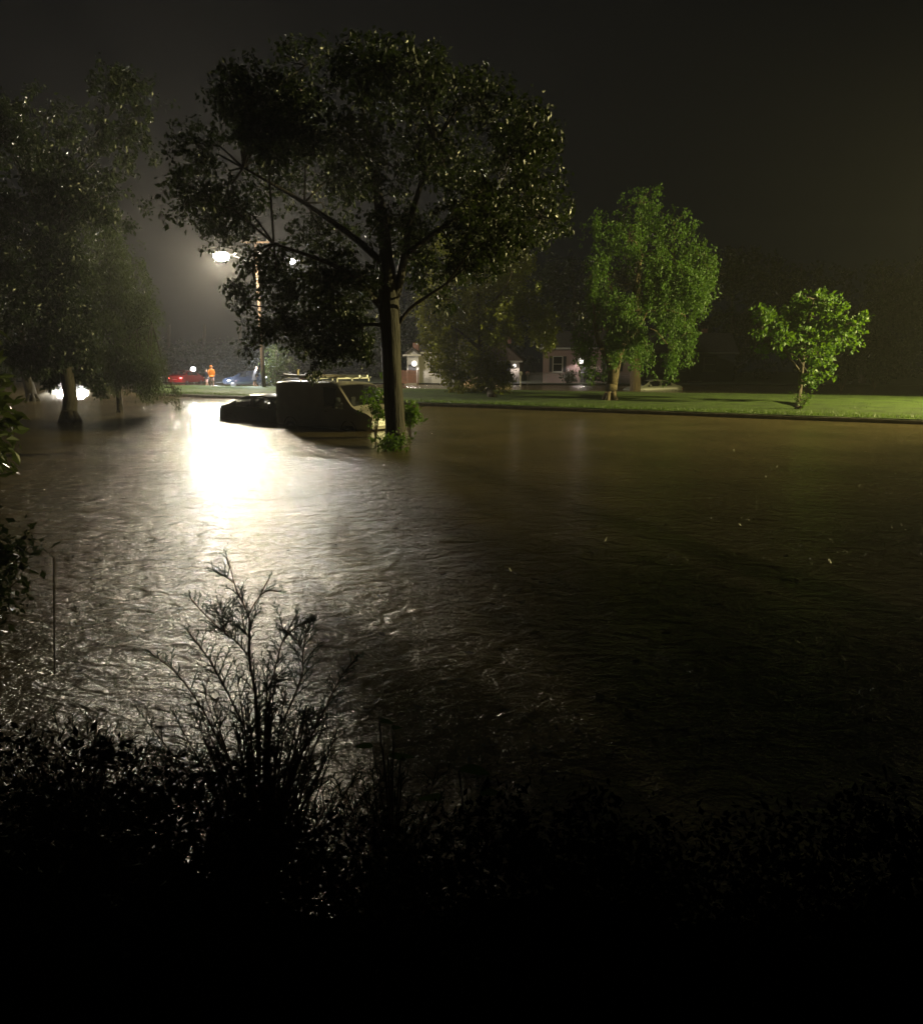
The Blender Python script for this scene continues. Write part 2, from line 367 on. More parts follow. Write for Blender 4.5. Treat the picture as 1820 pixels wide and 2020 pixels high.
# ------------------------------------------------------------------ vehicles
def loft_vehicle(name, label, loc, rz, L_, W, st, paint, group=None, glass=(), fl=None, wheels=(), wr=.33, lights=True, headmat=None, tailmat=None, mirror_x=None, windscreen=None, rearglass=None, doors=(), cat='car', roof_k=.78):
    """st: stations (x, z_sill, z_belt, z_top, k) from rear (x=0) to front; k = 0 body only (bonnet, boot), 1 full greenhouse. Half width W/2."""
    root = thing(name, label, cat, loc, rz, group)
    hw = W/2; nst = len(st); fine = []
    S = np.array(st); xq = np.linspace(0, L_, 61)
    cols = [np.interp(xq, S[:, 0], S[:, i]) for i in range(1, 5)]
    ker = np.array([.25, .5, .25])
    for c in cols[2:3] + cols[1:2]:
        c[1:-1] = np.convolve(c, ker, 'valid')
    def section(i):
        x = xq[i]; zs, zb, zt, k = [c[i] for c in cols]
        e = min(x, L_-x); taper = 1 - .16*max(0, 1-e/.55)**2
        w_ = hw*taper; wb = w_*.97; wt = w_*(roof_k*k + .93*(1-k)) if zt-zb > .02 else w_*.93
        zt = max(zt, zb+.015)
        zm = zs + (zb-zs)*.55
        return [(w_*.90, zs), (w_*.985, zs+.08), (w_, zm), (wb, zb-.03), (wb*.975, zb), (wt*1.01, zt-.06*k-.005), (wt*.94, zt-.012), (wt*.6, zt+.018), (0, zt+.03)]
    rings = []
    for i in range(61):
        s_ = section(i); rings.append([(xq[i], -y, z) for y, z in s_] + [(xq[i], y, z) for y, z in s_[-2::-1]])
    m_ = len(rings[0]); mb = MB(); V = [p for r in rings for p in r]; F = []
    for i in range(60):
        for k in range(m_-1):
            xc = (xq[i]+xq[i+1])/2
            if k in (4, 11) and any(a+.12 < xc < b-.12 for a, b, *_ in glass): continue
            if k in (6, 7, 8, 9) and any(t and t[0]+.03 < xc < t[1]-.03 for t in (windscreen, rearglass)): continue
            F.append((i*m_+k, (i+1)*m_+k, (i+1)*m_+k+1, i*m_+k+1))
    F.append(tuple(range(m_))); F.append(tuple(60*m_+k for k in range(m_))[::-1])
    mb.add(V, F); body = mb.build('body', paint, root, smooth=True)
    md = body.modifiers.new('e', 'EDGE_SPLIT'); md.split_angle = R(38)
    def side_pt(x, t, s, off=.008):
        i = min(59, max(0, int(x/L_*60))); f = x/L_*60 - i
        a = [np.array(q) for q in section(i)]; b = [np.array(q) for q in section(i+1)]
        lo = a[4]*(1-f)+b[4]*f; hi = a[5]*(1-f)+b[5]*f; q = lo*(1-t)+hi*t
        return (x, s*(q[0]+off), q[1])
    for (x0, x1, xt0, xt1) in glass:
        for s in (-1, 1):
            g = MB(); n = 8; V = []; 
            for j in range(n+1):
                u = j/n; V.append(side_pt(x0+(x1-x0)*u, .07, s)); V.append(side_pt(xt0+(xt1-xt0)*u, .5, s, .012)); V.append(side_pt(xt0+(xt1-xt0)*u, .88, s))
            F = []
            for j in range(n):
                for q in (0, 1): F.append((3*j+q, 3*j+3+q, 3*j+4+q, 3*j+1+q))
            g.add(V, F); o = g.build('side_window', M_glass, root); o.modifiers.new('s', 'SOLIDIFY').thickness = .006
    def top_glass(nm, xa, xb):
        g = MB(); V = []; nn = 8
        for j in range(nn+1):
            x = xa + (xb-xa)*j/nn; i = min(59, int(x/L_*60)); f = x/L_*60-i
            a = [np.array(q) for q in section(i)]; b = [np.array(q) for q in section(i+1)]
            for idx, sg in ((6, -1), (7, -1), (8, 1), (7, 1), (6, 1)):
                q = a[idx]*(1-f)+b[idx]*f; V.append((x, sg*q[0]*.97, q[1]+.012))
        F = []
        for j in range(nn):
            for q in range(4): F.append((5*j+q, 5*j+5+q, 5*j+6+q, 5*j+1+q))
        g.add(V, F); o = g.build(nm, M_glass, root, smooth=True)
    if windscreen: top_glass('windscreen', *windscreen)
    if rearglass: top_glass('rear_window', *rearglass)
    for x in wheels:
        for s in (-1, 1):
            t = MB(); yy = s*(hw-.12); t.tube([(x, yy-.11, wr), (x, yy-.09, wr), (x, yy+.09, wr), (x, yy+.11, wr)], [wr*.8, wr, wr, wr*.8], 22)
            wh = t.build('wheel', M_tyre, root, smooth=True)
            r_ = MB(); ys = s*(hw-.005); r_.tube([(x, ys-s*.03, wr), (x, ys-s*.01, wr), (x, ys, wr)], [wr*.62, wr*.6, wr*.2], 18); r_.build('rim', M_rim, wh, smooth=True)
            ar = MB(); V = []; F = []
            for k in range(13):
                a = math.pi*k/12; 
                for q in (1.05, 1.12): V.append((x+math.cos(a)*wr*q, s*(hw*.985+.012), wr+math.sin(a)*wr*q))
            for k in range(12): F.append((2*k, 2*k+1, 2*k+3, 2*k+2))
            ar.add(V, F); o = ar.build('wheel_arch', M_tyre, root); o.modifiers.new('s', 'SOLIDIFY').thickness = .02
    zb_r = cols[1][1]; zb_f = cols[1][-2]
    if glass:
        gx = glass[-1][0]; zb_ = float(np.interp(gx+.3, S[:, 0], S[:, 2]))
        for s in (-1, 1):
            st_ = MB(); st_.box((gx+.15, s*.38, zb_-.1), (.14, .5, .5)); st_.box((gx+.1, s*.38, zb_+.24), (.1, .26, .2)); st_.box((gx+.4, s*.38, zb_-.42), (.5, .5, .15)); st_.build('seat', M_tyre, root, bevel=.03)
    hm = headmat or mat('headlight_clear', (.6, .6, .6), rough=.08, spec=.9); tm = tailmat or mat('tail_red', (.25, .01, .01), rough=.2)
    for s in (-1, 1):
        o = MB().box((L_-.07, s*hw*.66, zb_f-.16), (.14, .3, .15)).build('headlight', hm, root, bevel=.03)
        o = MB().box((.05, s*hw*.72, zb_r-.18), (.12, .26, .17)).build('tail_light', tm, root, bevel=.03)
        if mirror_x:
            z = np.interp(mirror_x, S[:, 0], S[:, 2]); MB().box((mirror_x, s*(hw+.09), z+.09), (.11, .2, .14)).build('door_mirror', paint, root, bevel=.03)
        for dx in doors:
            z = np.interp(dx, S[:, 0], S[:, 2]); MB().box((dx, s*(hw*.985+.012), z-.12), (.17, .025, .03)).build('door_handle', M_chrome if cat == 'van' else paint, root, bevel=.006)
    for xx, sg in ((-.03, 1), (L_+.0, -1)):
        zc = S[0 if sg > 0 else -1][1] + .2
        MB().box((xx+sg*.03, 0, zc), (.14, W*.86, .17)).build('bumper', M_chrome if cat == 'van' else paint, root, bevel=.03)
    MB().box((-.012, 0, zb_r-.38), (.012, .5, .11)).build('number_plate', mat('plate', (.6, .6, .55)), root)
    return root
P_black = mat('paint_black', (.05, .044, .04), rough=.3, spec=.6, coat=.3)
P_van = mat('paint_van', (.36, .33, .3), rough=.28, spec=.5, var=(.31, .285, .26), scale=2)
P_blue = mat('paint_navy', (.01, .013, .022), rough=.12, spec=.6, coat=.8)
P_red = mat('paint_red', (.14, .02, .02), rough=.25, coat=.4)
P_pale = mat('paint_pale', (.22, .23, .18), rough=.35)
P_tan = mat('paint_tan', (.5, .36, .24), rough=.35)
SEDAN = [(0, .28, .82, .84, 0), (.12, .25, .96, .98, 0), (.55, .22, 1.0, 1.03, 0), (1.25, .2, .99, 1.36, .9), (1.75, .2, .97, 1.45, 1), (2.4, .2, .95, 1.46, 1), (2.9, .2, .93, 1.36, .95), (3.6, .2, .9, .95, 0), (4.4, .22, .76, .8, 0), (4.65, .28, .62, .66, 0)]
SED_GL = [(1.0, 1.95, 1.32, 1.95), (2.03, 3.1, 2.03, 2.75)]
def sedan(label, u, v, Y, yaw, depth, paint, group, **k):
    p = at(u, v, Y)
    return loft_vehicle('parked_car', label, (p.x, p.y, -depth), yaw, 4.65, 1.8, SEDAN, paint, group, SED_GL, None, (.85, 3.6), .32, mirror_x=2.95, windscreen=(2.95, 3.52), rearglass=(.68, 1.22), doors=(1.5, 2.55), **k)
GC = 'cars caught in the flood'
yaw_road = math.atan2(-.62, .78)
# loc is the middle of the rear end; the near rear corner is half a width to the right of it
def rear_mid(u, v, W, yaw):
    c = gnd(u, v); n = Vector((math.sin(yaw), -math.cos(yaw), 0)); return c - n*W/2
yaw_s = math.atan2(-.50, .866)
p = rear_mid(428, 826, 1.8, yaw_s)
loft_vehicle('parked_car', 'black sedan half under water, its tail sticking out behind the van', (p.x, p.y, -.42), yaw_s, 4.65, 1.8, SEDAN, P_black, GC, SED_GL, None, (.85, 3.6), .32, mirror_x=2.95, windscreen=(2.95, 3.52), rearglass=(.68, 1.22), doors=(1.5, 2.55))
VAN = [(0, .45, 1.15, 2.0, .6), (.1, .42, 1.18, 2.06, 1), (1.5, .4, 1.18, 2.08, 1), (3.2, .4, 1.18, 2.08, 1), (3.75, .4, 1.17, 2.0, 1), (4.35, .4, 1.15, 1.3, .3), (4.55, .42, 1.13, 1.18, 0), (5.05, .44, 1.02, 1.06, 0), (5.25, .5, .86, .9, 0)]
p = rear_mid(539, 836, 1.98, yaw_road)
van = loft_vehicle('cargo_van', 'dark windowless cargo van with a loaded roof rack, standing in flood water', (p.x, p.y, -.44), yaw_road, 5.25, 1.98, VAN, P_van, GC, [(2.95, 4.05, 2.95, 3.62)], None, (1.05, 4.25), .37, mirror_x=3.95, windscreen=(3.72, 4.42), doors=(3.1,), cat='van', roof_k=.94,
    headmat=mat('headlight_wet', (.8, .8, .78), rough=.06, spec=1.0, metal=.6))
rk = MB()
for x in (.4, 1.5, 2.6, 3.5):
    rk.box((x, 0, 2.22), (.05, 1.6, .04)); 
    for s in (-1, 1): rk.box((x, s*.78, 2.16), (.05, .05, .13))
rk.tube([(.3, -.8, 2.25), (3.6, -.8, 2.25)], [.02, .02], 6); rk.tube([(.3, .8, 2.25), (3.6, .8, 2.25)], [.02, .02], 6)
rk.build('roof_rack', mat('rack_white', (.6, .6, .58), rough=.4), van)
gr = MB()
for k in range(5): gr.box((5.25, 0, .62+k*.055), (.05, 1.0, .02))
gr.build('grille', M_chrome, van)
vm = Matrix.Translation((p.x, p.y, -.44)) @ Matrix.Rotation(yaw_road, 4, 'Z')
def on_van(mb, name, m, label, cat, bevel=0):
    mb.v = [tuple(vm @ Vector(q)) for q in mb.v]; return setp(mb.build(name, m, None, bevel=bevel), label, cat)
bd = MB(); V = []; F = []
for x, wd, z in ((.1, .03, 2.33), (.35, .16, 2.285), (1.0, .24, 2.27), (2.0, .22, 2.27)):
    V += [(x, -.45-wd, z), (x, -.45+wd, z), (x, -.45+wd, z+.05), (x, -.45-wd, z+.05)]
for i in range(3):
    for k in range(4): F.append((4*i+k, 4*i+4+k, 4*i+4+(k+1) % 4, 4*i+(k+1) % 4))
F += [(0, 1, 2, 3), (12, 15, 14, 13)]
bd.add(V, F); bd.box((.95, -.45, 2.4), (.06, .06, .2)); bd.box((.95, -.45, 2.51), (.16, .05, .03))
on_van(bd, 'board', mat('tan_board', (.55, .45, .28), rough=.5), 'tan pointed board lying on the rear of the van roof rack', 'board')
ld = MB()
for s in (.1, .5): ld.box((2.2, s, 2.29), (3.1, .03, .08))
for k in range(10): ld.tube([(.85+k*.3, .1, 2.29), (.85+k*.3, .5, 2.29)], [.015, .015], 6)
on_van(ld, 'ladder', mat('ladder_alu', (.75, .75, .72), rough=.3, metal=.7), 'pale aluminium ladder strapped along the van roof rack', 'ladder')

# far street: headlights, tail lights
M_head_on = mat('headlight_on', (1, 1, 1), emit=(.85, .92, 1), estr=18)
M_tail_on = mat('tail_on', (1, .1, .1), emit=(1, .12, .12), estr=9)
sedan('navy car beyond the lawn with blazing headlight, wet bonnet and bright windows', 540, 765, 70.0, R(176), .0, P_blue, GC, headmat=M_head_on)
hl = at(446, 757, 69.0); point('car_headlight_glow', hl + Vector((-.6, -.9, .5)), 1600, (.85, .92, 1), .1)
hl2 = at(500, 742, 67.0); point('navy_car_fill', at(500, 738, 66.5) + Vector((0, 0, 1.2)), 1200, (.85, .92, 1), .1)  # free fill lamp added above the navy car to brighten bonnet and windows
p = at(352, 763, 78.0)
sedan('red car at far left with both tail lights glowing red in the mist', 346, 762, 76.0, R(80), .05, P_red, GC, tailmat=M_tail_on)
point('tail_glow', at(348, 753, 74.8), 110, (1, .08, .08), .1)
sedan('pale green car with its nose lit, parked behind the big lawn tree', 1338, 765, 62.0, R(190), .6, P_pale, GC)
sedan('tan car mostly hidden by the low branches of the middle tree', 905, 764, 66.0, R(-12), .5, P_tan, GC)
sedan('dark car parked on the far street behind the navy one', 600, 762, 76.0, R(175), .1, P_black, GC)

p = at(150, 762, 74.0)
sedan('unseen pale car added behind the left tree trunks, its headlights whitening the water', 176, 764, 67.0, R(-78), .1, P_pale, GC, headmat=mat('headlight_dim', (1, 1, 1), emit=(1, .96, .85), estr=2))  # car added as the source of the white pool on the water
r0 = at(176, 764, 67.0); d0 = Vector((math.cos(R(-78)), math.sin(R(-78)), 0))
for sd in (-.62, .62):
    q = Vector((r0.x, r0.y, .5)) + d0*4.86 + Vector((-d0.y, d0.x, 0))*sd; q.z = .62
    spot('added_headlight_beam', q, q + Vector((-q.x*.13, -9.5, -2.55)), 170000, (1, .96, .85), .12, 24, .12)  # beams of the added car, aimed low to whiten the water
# ------------------------------------------------------------------ round lamp at the far left
def globe_lamp(label, u, v, Y, watts):
    p = at(u, v, Y); root = thing('garden_lamp', label, 'lamp', (p.x, p.y, 0))
    b = MB(); b.tube([(0, 0, 0), (0, 0, p.z-.2)], [.05, .04], 8); b.build('post', M_metal, root)
    g = MB(); g.sphere((0, 0, p.z), .27, 16, 10); g.build('globe', mat('globe_lit', (1, 1, 1), emit=(.95, .97, 1), estr=5), root, smooth=True)
    point('globe_light', p + Vector((0, -.5, 0)), watts, (.95, .97, 1), .1)
globe_lamp('round white garden lamp glowing in the mist above the red car and walkers', 381, 728, 80.0, 500)

# ------------------------------------------------------------------ people (18 px tall in the picture)
def skin(pts, edges, root_i=0, sub=1):
    """pts: list of (co, (rx, ry)) -> evaluated mesh"""
    me = bpy.data.meshes.new('s'); me.from_pydata([p for p, _ in pts], edges, []); o = bpy.data.objects.new('s', me); C.objects.link(o)
    m = o.modifiers.new('k', 'SKIN'); m.use_smooth_shade = True
    for i, (_, r) in enumerate(pts): me.skin_vertices[0].data[i].radius = r if isinstance(r, tuple) else (r, r)
    me.skin_vertices[0].data[root_i].use_root = True
    s = o.modifiers.new('u', 'SUBSURF'); s.levels = sub; s.render_levels = sub
    dg = bpy.context.evaluated_depsgraph_get(); dg.update(); out = bpy.data.meshes.new_from_object(o.evaluated_get(dg))
    bpy.data.objects.remove(o); return out
def person(label, u, v, Y, rz, skin_m, coat_m, leg_m, hair_m, stride=.22, h=1.0, coat_len=.55, hood=True, bend=0, z0=.25):
    p = at(u, v, Y); root = thing('person', label, 'person', (p.x, p.y, z0), rz, 'people wading beyond the lawn')
    b = bend
    P = [((0, 0, .95), .13), ((0, -.02*1-b*.3, 1.2), .14), ((0, -b*.6, 1.42), .12), ((0, -.02-b*.75, 1.52), .055), ((0, -.03-b*.85, 1.62), (.085, .095)), ((0, -.03-b*.9, 1.72), (.075, .085)),
         ((.17, -b*.6, 1.42), .06), ((.23, .02-b*.5, 1.15), .045), ((.24, -.1-b*.5, .93), .035), ((-.17, -b*.6, 1.42), .06), ((-.23, -.02-b*.5, 1.15), .045), ((-.22, -.14-b*.5, .93), .035),
         ((.09, 0, .88), .09), ((.1, -stride*.6, .5), .065), ((.1, -stride, .08), .045), ((.1, -stride-.13, .03), .035),
         ((-.09, 0, .88), .09), ((-.1, stride*.4, .5), .065), ((-.1, stride, .08), .045), ((-.1, stride-.13, .03), .035)]
    E = [(0,1),(1,2),(2,3),(3,4),(4,5),(2,6),(6,7),(7,8),(2,9),(9,10),(10,11),(0,12),(12,13),(13,14),(14,15),(0,16),(16,17),(17,18),(18,19)]
    # five fingers per hand
    for hi, sx in ((8, 1), (11, -1)):
        hp = Vector(P[hi][0])
        for k in range(5):
            d = Vector(((k-2)*.02, -.012*(k == 0), -.07 + .012*abs(k-2))); j = len(P)
            P.append((tuple(hp + d), .01)); E.append((hi, j))
    P = [((q[0][0]*h, q[0][1]*h, q[0][2]*h), q[1]) for q in P]
    o = link('body', skin(P, E, 0, 2), skin_m, root, True)
    # coat: lathe-like shell, hem to shoulders
    mb = MB(); n = 18; rows = [(coat_len, .27, .24), (.8, .235, .2), (1.05, .2, .17), (1.3, .22, .165), (1.43, .2, .14), (1.5, .1, .09)]; V = []; F = []
    for z, rx, ry in rows:
        sh = b*max(0, (z-.95))*1.2
        for k in range(n):
            a = 2*math.pi*k/n; wv = 1 + (.05*math.sin(a*5) if z < 1 else 0); V.append((rx*math.cos(a)*wv*h, (ry*math.sin(a)*wv - sh)*h, z*h))
    for i in range(len(rows)-1):
        for k in range(n): F.append((i*n+k, i*n+(k+1) % n, (i+1)*n+(k+1) % n, (i+1)*n+k))
    mb.add(V, F)
    for s, e in ((1, 6), (-1, 9)):
        a_, b_, c_ = [Vector(P[e+i][0]) for i in range(3)]
        mb.tube([a_, b_, b_.lerp(c_, .8)], [.085, .07, .06], 10)
    mb.build('coat', coat_m, root, smooth=True)
    if hood:
        hd = MB(); hd.sphere((0, (.03-b*.85)*h, 1.64*h), .145*h, 14, 10, (.9, .95, 1.15)); hd.build('hood', coat_m, root, smooth=True)
    else:
        hd = MB(); hd.sphere((0, (.0-b*.85)*h, 1.73*h), .1*h, 12, 8, (.95, 1.1, .8)); hd.build('hair', hair_m, root, smooth=True)
    lg = MB()
    for a, k_, f_ in ((12, 13, 14), (16, 17, 18)):
        A, K, Ft = [Vector(P[i][0]) for i in (a, k_, f_)]; lg.tube([A, K, K.lerp(Ft, .1)], [.115, .095, .09], 10)
    lg.build('shorts', leg_m, root, smooth=True)
    return root
M_skin = mat('skin', (.45, .27, .2), rough=.5); M_orange = mat('rain_orange', (.75, .24, .03), rough=.35); M_navyc = mat('cloth_navy', (.02, .025, .05), rough=.7)
M_dark = mat('cloth_dark', (.03, .028, .03), rough=.8); M_pink = mat('cloth_pink', (.6, .35, .36), rough=.6); M_hair = mat('hair_brown', (.04, .025, .015), rough=.6)
person('person in an orange hooded raincoat with bare legs walking on the lawn', 419, 767, 62.5, R(20), M_skin, M_orange, M_pink, M_hair, coat_len=.85)
person('person in a dark jacket and pale shorts wading beside the orange raincoat', 409, 764, 66.0, R(-30), M_skin, M_navyc, M_pink, M_hair, coat_len=.8, hood=False, h=.9, z0=.1)
person('person in dark clothes standing by the navy car bonnet', 503, 764, 67.0, R(100), M_skin, M_dark, M_dark, M_hair, coat_len=.6, hood=False, stride=.1, z0=.1, bend=.25)

# ------------------------------------------------------------------ houses
def house(name, label, u0, u1, Y, eave_z, ridge_z, depth, wallm, roofm, wins=(), doors=(), hip=False, gable_front=False, dormer=None, light=None, group='houses along the far street', base=.12, trim=None):
    M_trim = trim or TRIM
    a = at(u0, 740, Y); b = at(u1, 740, Y); W = b.x - a.x; root = thing(name, label, 'house', (a.x, Y, base), R(-8), group)
    H = eave_z - base; rz = ridge_z - base; ov = .35
    wl = MB(); wl.box((W/2, depth/2, H/2), (W, depth, H))
    if gable_front:
        wl.add([(0, 0, H), (W, 0, H), (W/2, 0, rz-.1), (0, depth, H), (W, depth, H), (W/2, depth, rz-.1)], [(0, 1, 2), (3, 5, 4)])
    elif not hip:
        wl.add([(0, 0, H), (0, depth, H), (0, depth/2, rz-.1), (W, 0, H), (W, depth, H), (W, depth/2, rz-.1)], [(0, 2, 1), (3, 4, 5)])
    wall = wl.build('wall', wallm, root)
    r = MB()
    if hip:
        i = min(W, depth)/2
        r.add([(-ov, -ov, H), (W+ov, -ov, H), (W+ov, depth+ov, H), (-ov, depth+ov, H), (i, depth/2, rz), (W-i, depth/2, rz)], [(0, 1, 5, 4), (1, 2, 5), (2, 3, 4, 5), (3, 0, 4), (0, 3, 2, 1)])
    elif gable_front:
        r.add([(-ov, -ov, H-.1), (W/2, -ov, rz), (W+ov, -ov, H-.1), (-ov, depth+ov, H-.1), (W/2, depth+ov, rz), (W+ov, depth+ov, H-.1)], [(0, 1, 4, 3), (1, 2, 5, 4)])
    else:
        r.add([(-ov, -ov, H-.1), (W+ov, -ov, H-.1), (W+ov, depth/2, rz), (-ov, depth/2, rz), (-ov, depth+ov, H-.1), (W+ov, depth+ov, H-.1)], [(0, 1, 2, 3), (3, 2, 5, 4)])
    ro = r.build('roof', roofm, root)
    if not hip: ro.modifiers.new('s', 'SOLIDIFY').thickness = .16
    MB().box((W*.7, depth*.6, rz), (.6, .6, 1.0)).build('chimney', M_brick, ro)
    MB().box((W/2, -ov-.03, H-.14), (W+2*ov, .04, .18)).build('gutter', M_trim, root)
    for x, z, ww, hh, shut in wins:
        f = MB()
        for sx in (-1, 1): f.box((x+sx*(ww/2+.04), -.03, z), (.09, .1, hh+.16))
        for sz in (-1, 1): f.box((x, -.03, z+sz*(hh/2+.04)), (ww, .1, .09))
        f.box((x, -.025, z), (ww, .05, .05))
        wn = f.build('window', M_trim, root); MB().box((x, -.008, z), (ww, .012, hh)).build('pane', M_wglass, wn)
        MB().box((x, -.08, z-hh/2-.12), (ww+.3, .18, .06)).build('sill', M_trim, wn)
        if shut:
            for sx in (-1, 1):
                s_ = MB(); s_.box((x+sx*(ww/2+.28), -.03, z), (.32, .05, hh+.1))
                for k in range(7): s_.box((x+sx*(ww/2+.28), -.065, z-hh/2+hh*(k+.5)/7), (.26, .02, hh/14))
                s_.build('shutter', M_shut, wn)
    for x, ww, hh in doors:
        d = MB().box((x, -.03, hh/2), (ww, .06, hh)).build('door', M_shut, root)
        MB().sphere((x+ww*.38, -.1, hh*.47), .04, 8, 6).build('handle', M_chrome, d)
        MB().box((x, -.5, -.04), (ww+.5, 1.0, .16)).build('step', M_conc, root)
    for (x, z, watts, rad) in ([light] if light else []):
        s_ = MB(); s_.sphere((x, -.22, z), rad, 12, 8); s_.build('porch_light', mat('porch_bulb', (1, 1, 1), emit=(1, .92, .82), estr=1.3), root, smooth=True)
        mt = Matrix.Translation((a.x, Y, base)) @ Matrix.Rotation(R(-8), 4, 'Z')
        q = mt @ Vector((x, -.55-rad, z+.1)); spot('porch_light_glow', q, q + Vector((0, -.1, -1)), watts*3, (1, .88, .8), .1, 152, .25)
    return root, W, H
TRIM = M_trim = mat('trim_white', (.45, .43, .4), rough=.5); M_wglass = mat('window_glass', (.02, .02, .022), rough=.05, spec=.7); M_shut = mat('shutter_dark', (.03, .03, .035), rough=.6)
M_brick = mat('brick', (.24, .12, .09), rough=.8, var=(.15, .08, .06), scale=6, bump=.4)
def siding(name, col):
    m = mat(name, col, rough=.6); nt = m.node_tree; N = nt.nodes; L = nt.links; tc = N.new('ShaderNodeTexCoord')
    wv = N.new('ShaderNodeTexWave'); wv.wave_type = 'BANDS'; wv.bands_direction = 'Z'; wv.wave_profile = 'SAW'; wv.inputs['Scale'].default_value = 1.6; L.new(tc.outputs['Object'], wv.inputs[0])
    bp = N.new('ShaderNodeBump'); bp.inputs['Distance'].default_value = .03; L.new(wv.outputs[1], bp.inputs['Height']); L.new(bp.outputs[0], N['Principled BSDF'].inputs['Normal']); return m
S_white = siding('siding_white', (.42, .41, .39)); S_pink = siding('siding_pink', (.36, .25, .24)); S_beige = siding('siding_beige', (.28, .25, .22)); S_blue = siding('siding_slate', (.05, .055, .065))
R_grey = mat('shingles', (.1, .09, .085), rough=.9, var=(.06, .055, .05), scale=5, bump=.5); R_brown = mat('shingles_brown', (.13, .09, .075), rough=.9, var=(.08, .06, .05), scale=5, bump=.5)
house('house', 'white sided house with small gabled porch left of centre', 826, 905, 77.5, 3.35, 4.7, 7, S_white, R_grey, wins=[(1.7, 1.75, 1.0, 1.5, False), (3.4, 1.75, 1.0, 1.5, False)])
pr, W_, H_ = house('porch', 'small gabled entry porch with a glaring light over the door', 803, 826, 76.9, 3.1, 3.75, 1.2, S_white, R_grey, gable_front=True, doors=[(.55, .8, 1.9)], light=(.82, 2.0, 60, .3), group='porches')
pr['category'] = 'porch'
house('house', 'house with pale hipped roof and one small round porch light', 930, 1024, 84.0, 2.45, 4.9, 8, S_beige, R_brown, wins=[(1.3, 1.3, 1.2, .9, False)], hip=True, light=(4.9, 1.75, 60, .2), doors=[(4.0, .9, 1.95)])
house('house', 'pinkish sided house with dark shuttered window and bright light in the branches', 1070, 1245, 78.0, 3.8, 5.6, 8, S_pink, R_grey, wins=[(1.55, 1.95, .9, 1.5, True), (7.2, 1.95, 1.2, 1.4, True)], doors=[(4.4, .95, 2.05)], light=(4.0, 2.3, 60, .34))
house('house', 'unlit dark house behind the right part of the lawn', 1290, 1440, 84.0, 3.4, 5.6, 8, S_blue, R_grey, wins=[(2.6, 1.9, 1.5, 1.4, False), (6.0, 1.9, 1.2, 1.4, False)], doors=[(4.4, .95, 2.05)], trim=mat('trim_shaded', (.12, .12, .11)))  # trim copy darkened in the colour to stand in for shade
house('house', 'pale house glimpsed through the leaves at the far left', 40, 112, 92.0, 3.0, 5.0, 8, S_beige, R_grey, wins=[(2.0, 1.5, 1.2, 1.1, False)], doors=[(3.6, .9, 2)])
# brown board fence beside the white house
def fence_boards(label, u0, u1, Y, h, m):
    a = at(u0, 740, Y); b = at(u1, 740, Y); root = thing('board_fence', label, 'fence', (a.x, Y, .1)); W = b.x-a.x; n = int(W/.16)
    for k in range(3): MB().box((W*k/2, .05, h/2), (.09, .09, h+.1)).build('post', m, root)
    f = MB()
    for k in range(n): f.box((.08+k*.16, 0, h/2+.03*math.sin(k*2.2)), (.145, .02, h))
    f.build('boards', m, root); return root
fence_boards('low reddish brown board fence left of the white house', 791, 824, 75.9, 1.35, mat('fence_red', (.2, .09, .06), rough=.8, var=(.12, .06, .04), scale=4))
# chain link fence with top rail
fa = at(1040, 740, 75.6); root = thing('wire_fence', 'grey chain link fence with pale top rail before the pinkish house', 'fence', (fa.x, 75.6, .1))
for k in range(7): MB().tube([(k*1.9, 0, 0), (k*1.9, 0, 1.1)], [.025, .025], 8).build('post', M_metal, root)
MB().tube([(0, 0, 1.08), (11.4, 0, 1.08)], [.02, .02], 8).build('rail', M_metal, root)
wm = MB()
for k in range(95):
    wm.tube([(k*.12, 0, .05), (k*.12+.5, 0, 1.05)], [.004, .004], 3, cap=False); wm.tube([(k*.12+.5, .01, .05), (k*.12, .01, 1.05)], [.004, .004], 3, cap=False)
wm.build('wire_mesh', M_metal, root)
# marker post and mailboxes
p = at(1008, 757, 70.0); setp(MB().box((p.x, p.y, .45), (.11, .11, 1.1)).build('marker_post', M_trim, bevel=.015), 'pale square post standing in the far flooded street', 'post')
def mailbox(label, u, Y, m):
    p = at(u, 757, Y); root = thing('mailbox', label, 'mailbox', (p.x, p.y, 0), 0, 'roadside mailboxes')
    MB().box((0, 0, .5), (.09, .09, 1.2)).build('post', M_trim, root)
    b = MB(); V = []; F = []
    pr_ = [(-.16, 1.1), (.16, 1.1), (.16, 1.3), (.11, 1.4), (0, 1.44), (-.11, 1.4), (-.16, 1.3)]
    for y in (-.25, .25): V += [(x, y, z) for x, z in pr_]
    n = len(pr_); F = [tuple(range(n)), tuple(range(n, 2*n))[::-1]] + [(k, (k+1) % n, n+(k+1) % n, n+k) for k in range(n)]
    b.add(V, F); bb = b.build('box', m, root); MB().box((0, -.262, 1.22), (.26, .02, .24)).build('door', M_metal, bb)
    MB().box((.19, -.1, 1.34), (.02, .14, .1)).build('flag', P_red, root)
mailbox('white mailbox on a post beside the pale marker post', 1026, 69.5, M_trim); mailbox('reddish mailbox standing close to the white one', 1040, 69.8, mat('mb_red', (.3, .12, .1), rough=.5))
# crumpled litter on the lawn
lp = at(997, 781, 52.0); lt = MB()
for k in range(9):
    c = (lp.x + random.uniform(-.45, .45), lp.y + random.uniform(-.3, .3), .3 + random.uniform(0, .05)); lt.sphere(c, random.uniform(.05, .1), 6, 4, (1.3, 1, .6))
setp(lt.build('litter', mat('litter_white', (.7, .7, .68))), 'crumpled white litter lying on the lawn right of the middle tree', 'litter')

# ------------------------------------------------------------------ trees
G = 'trees on the long lawn'
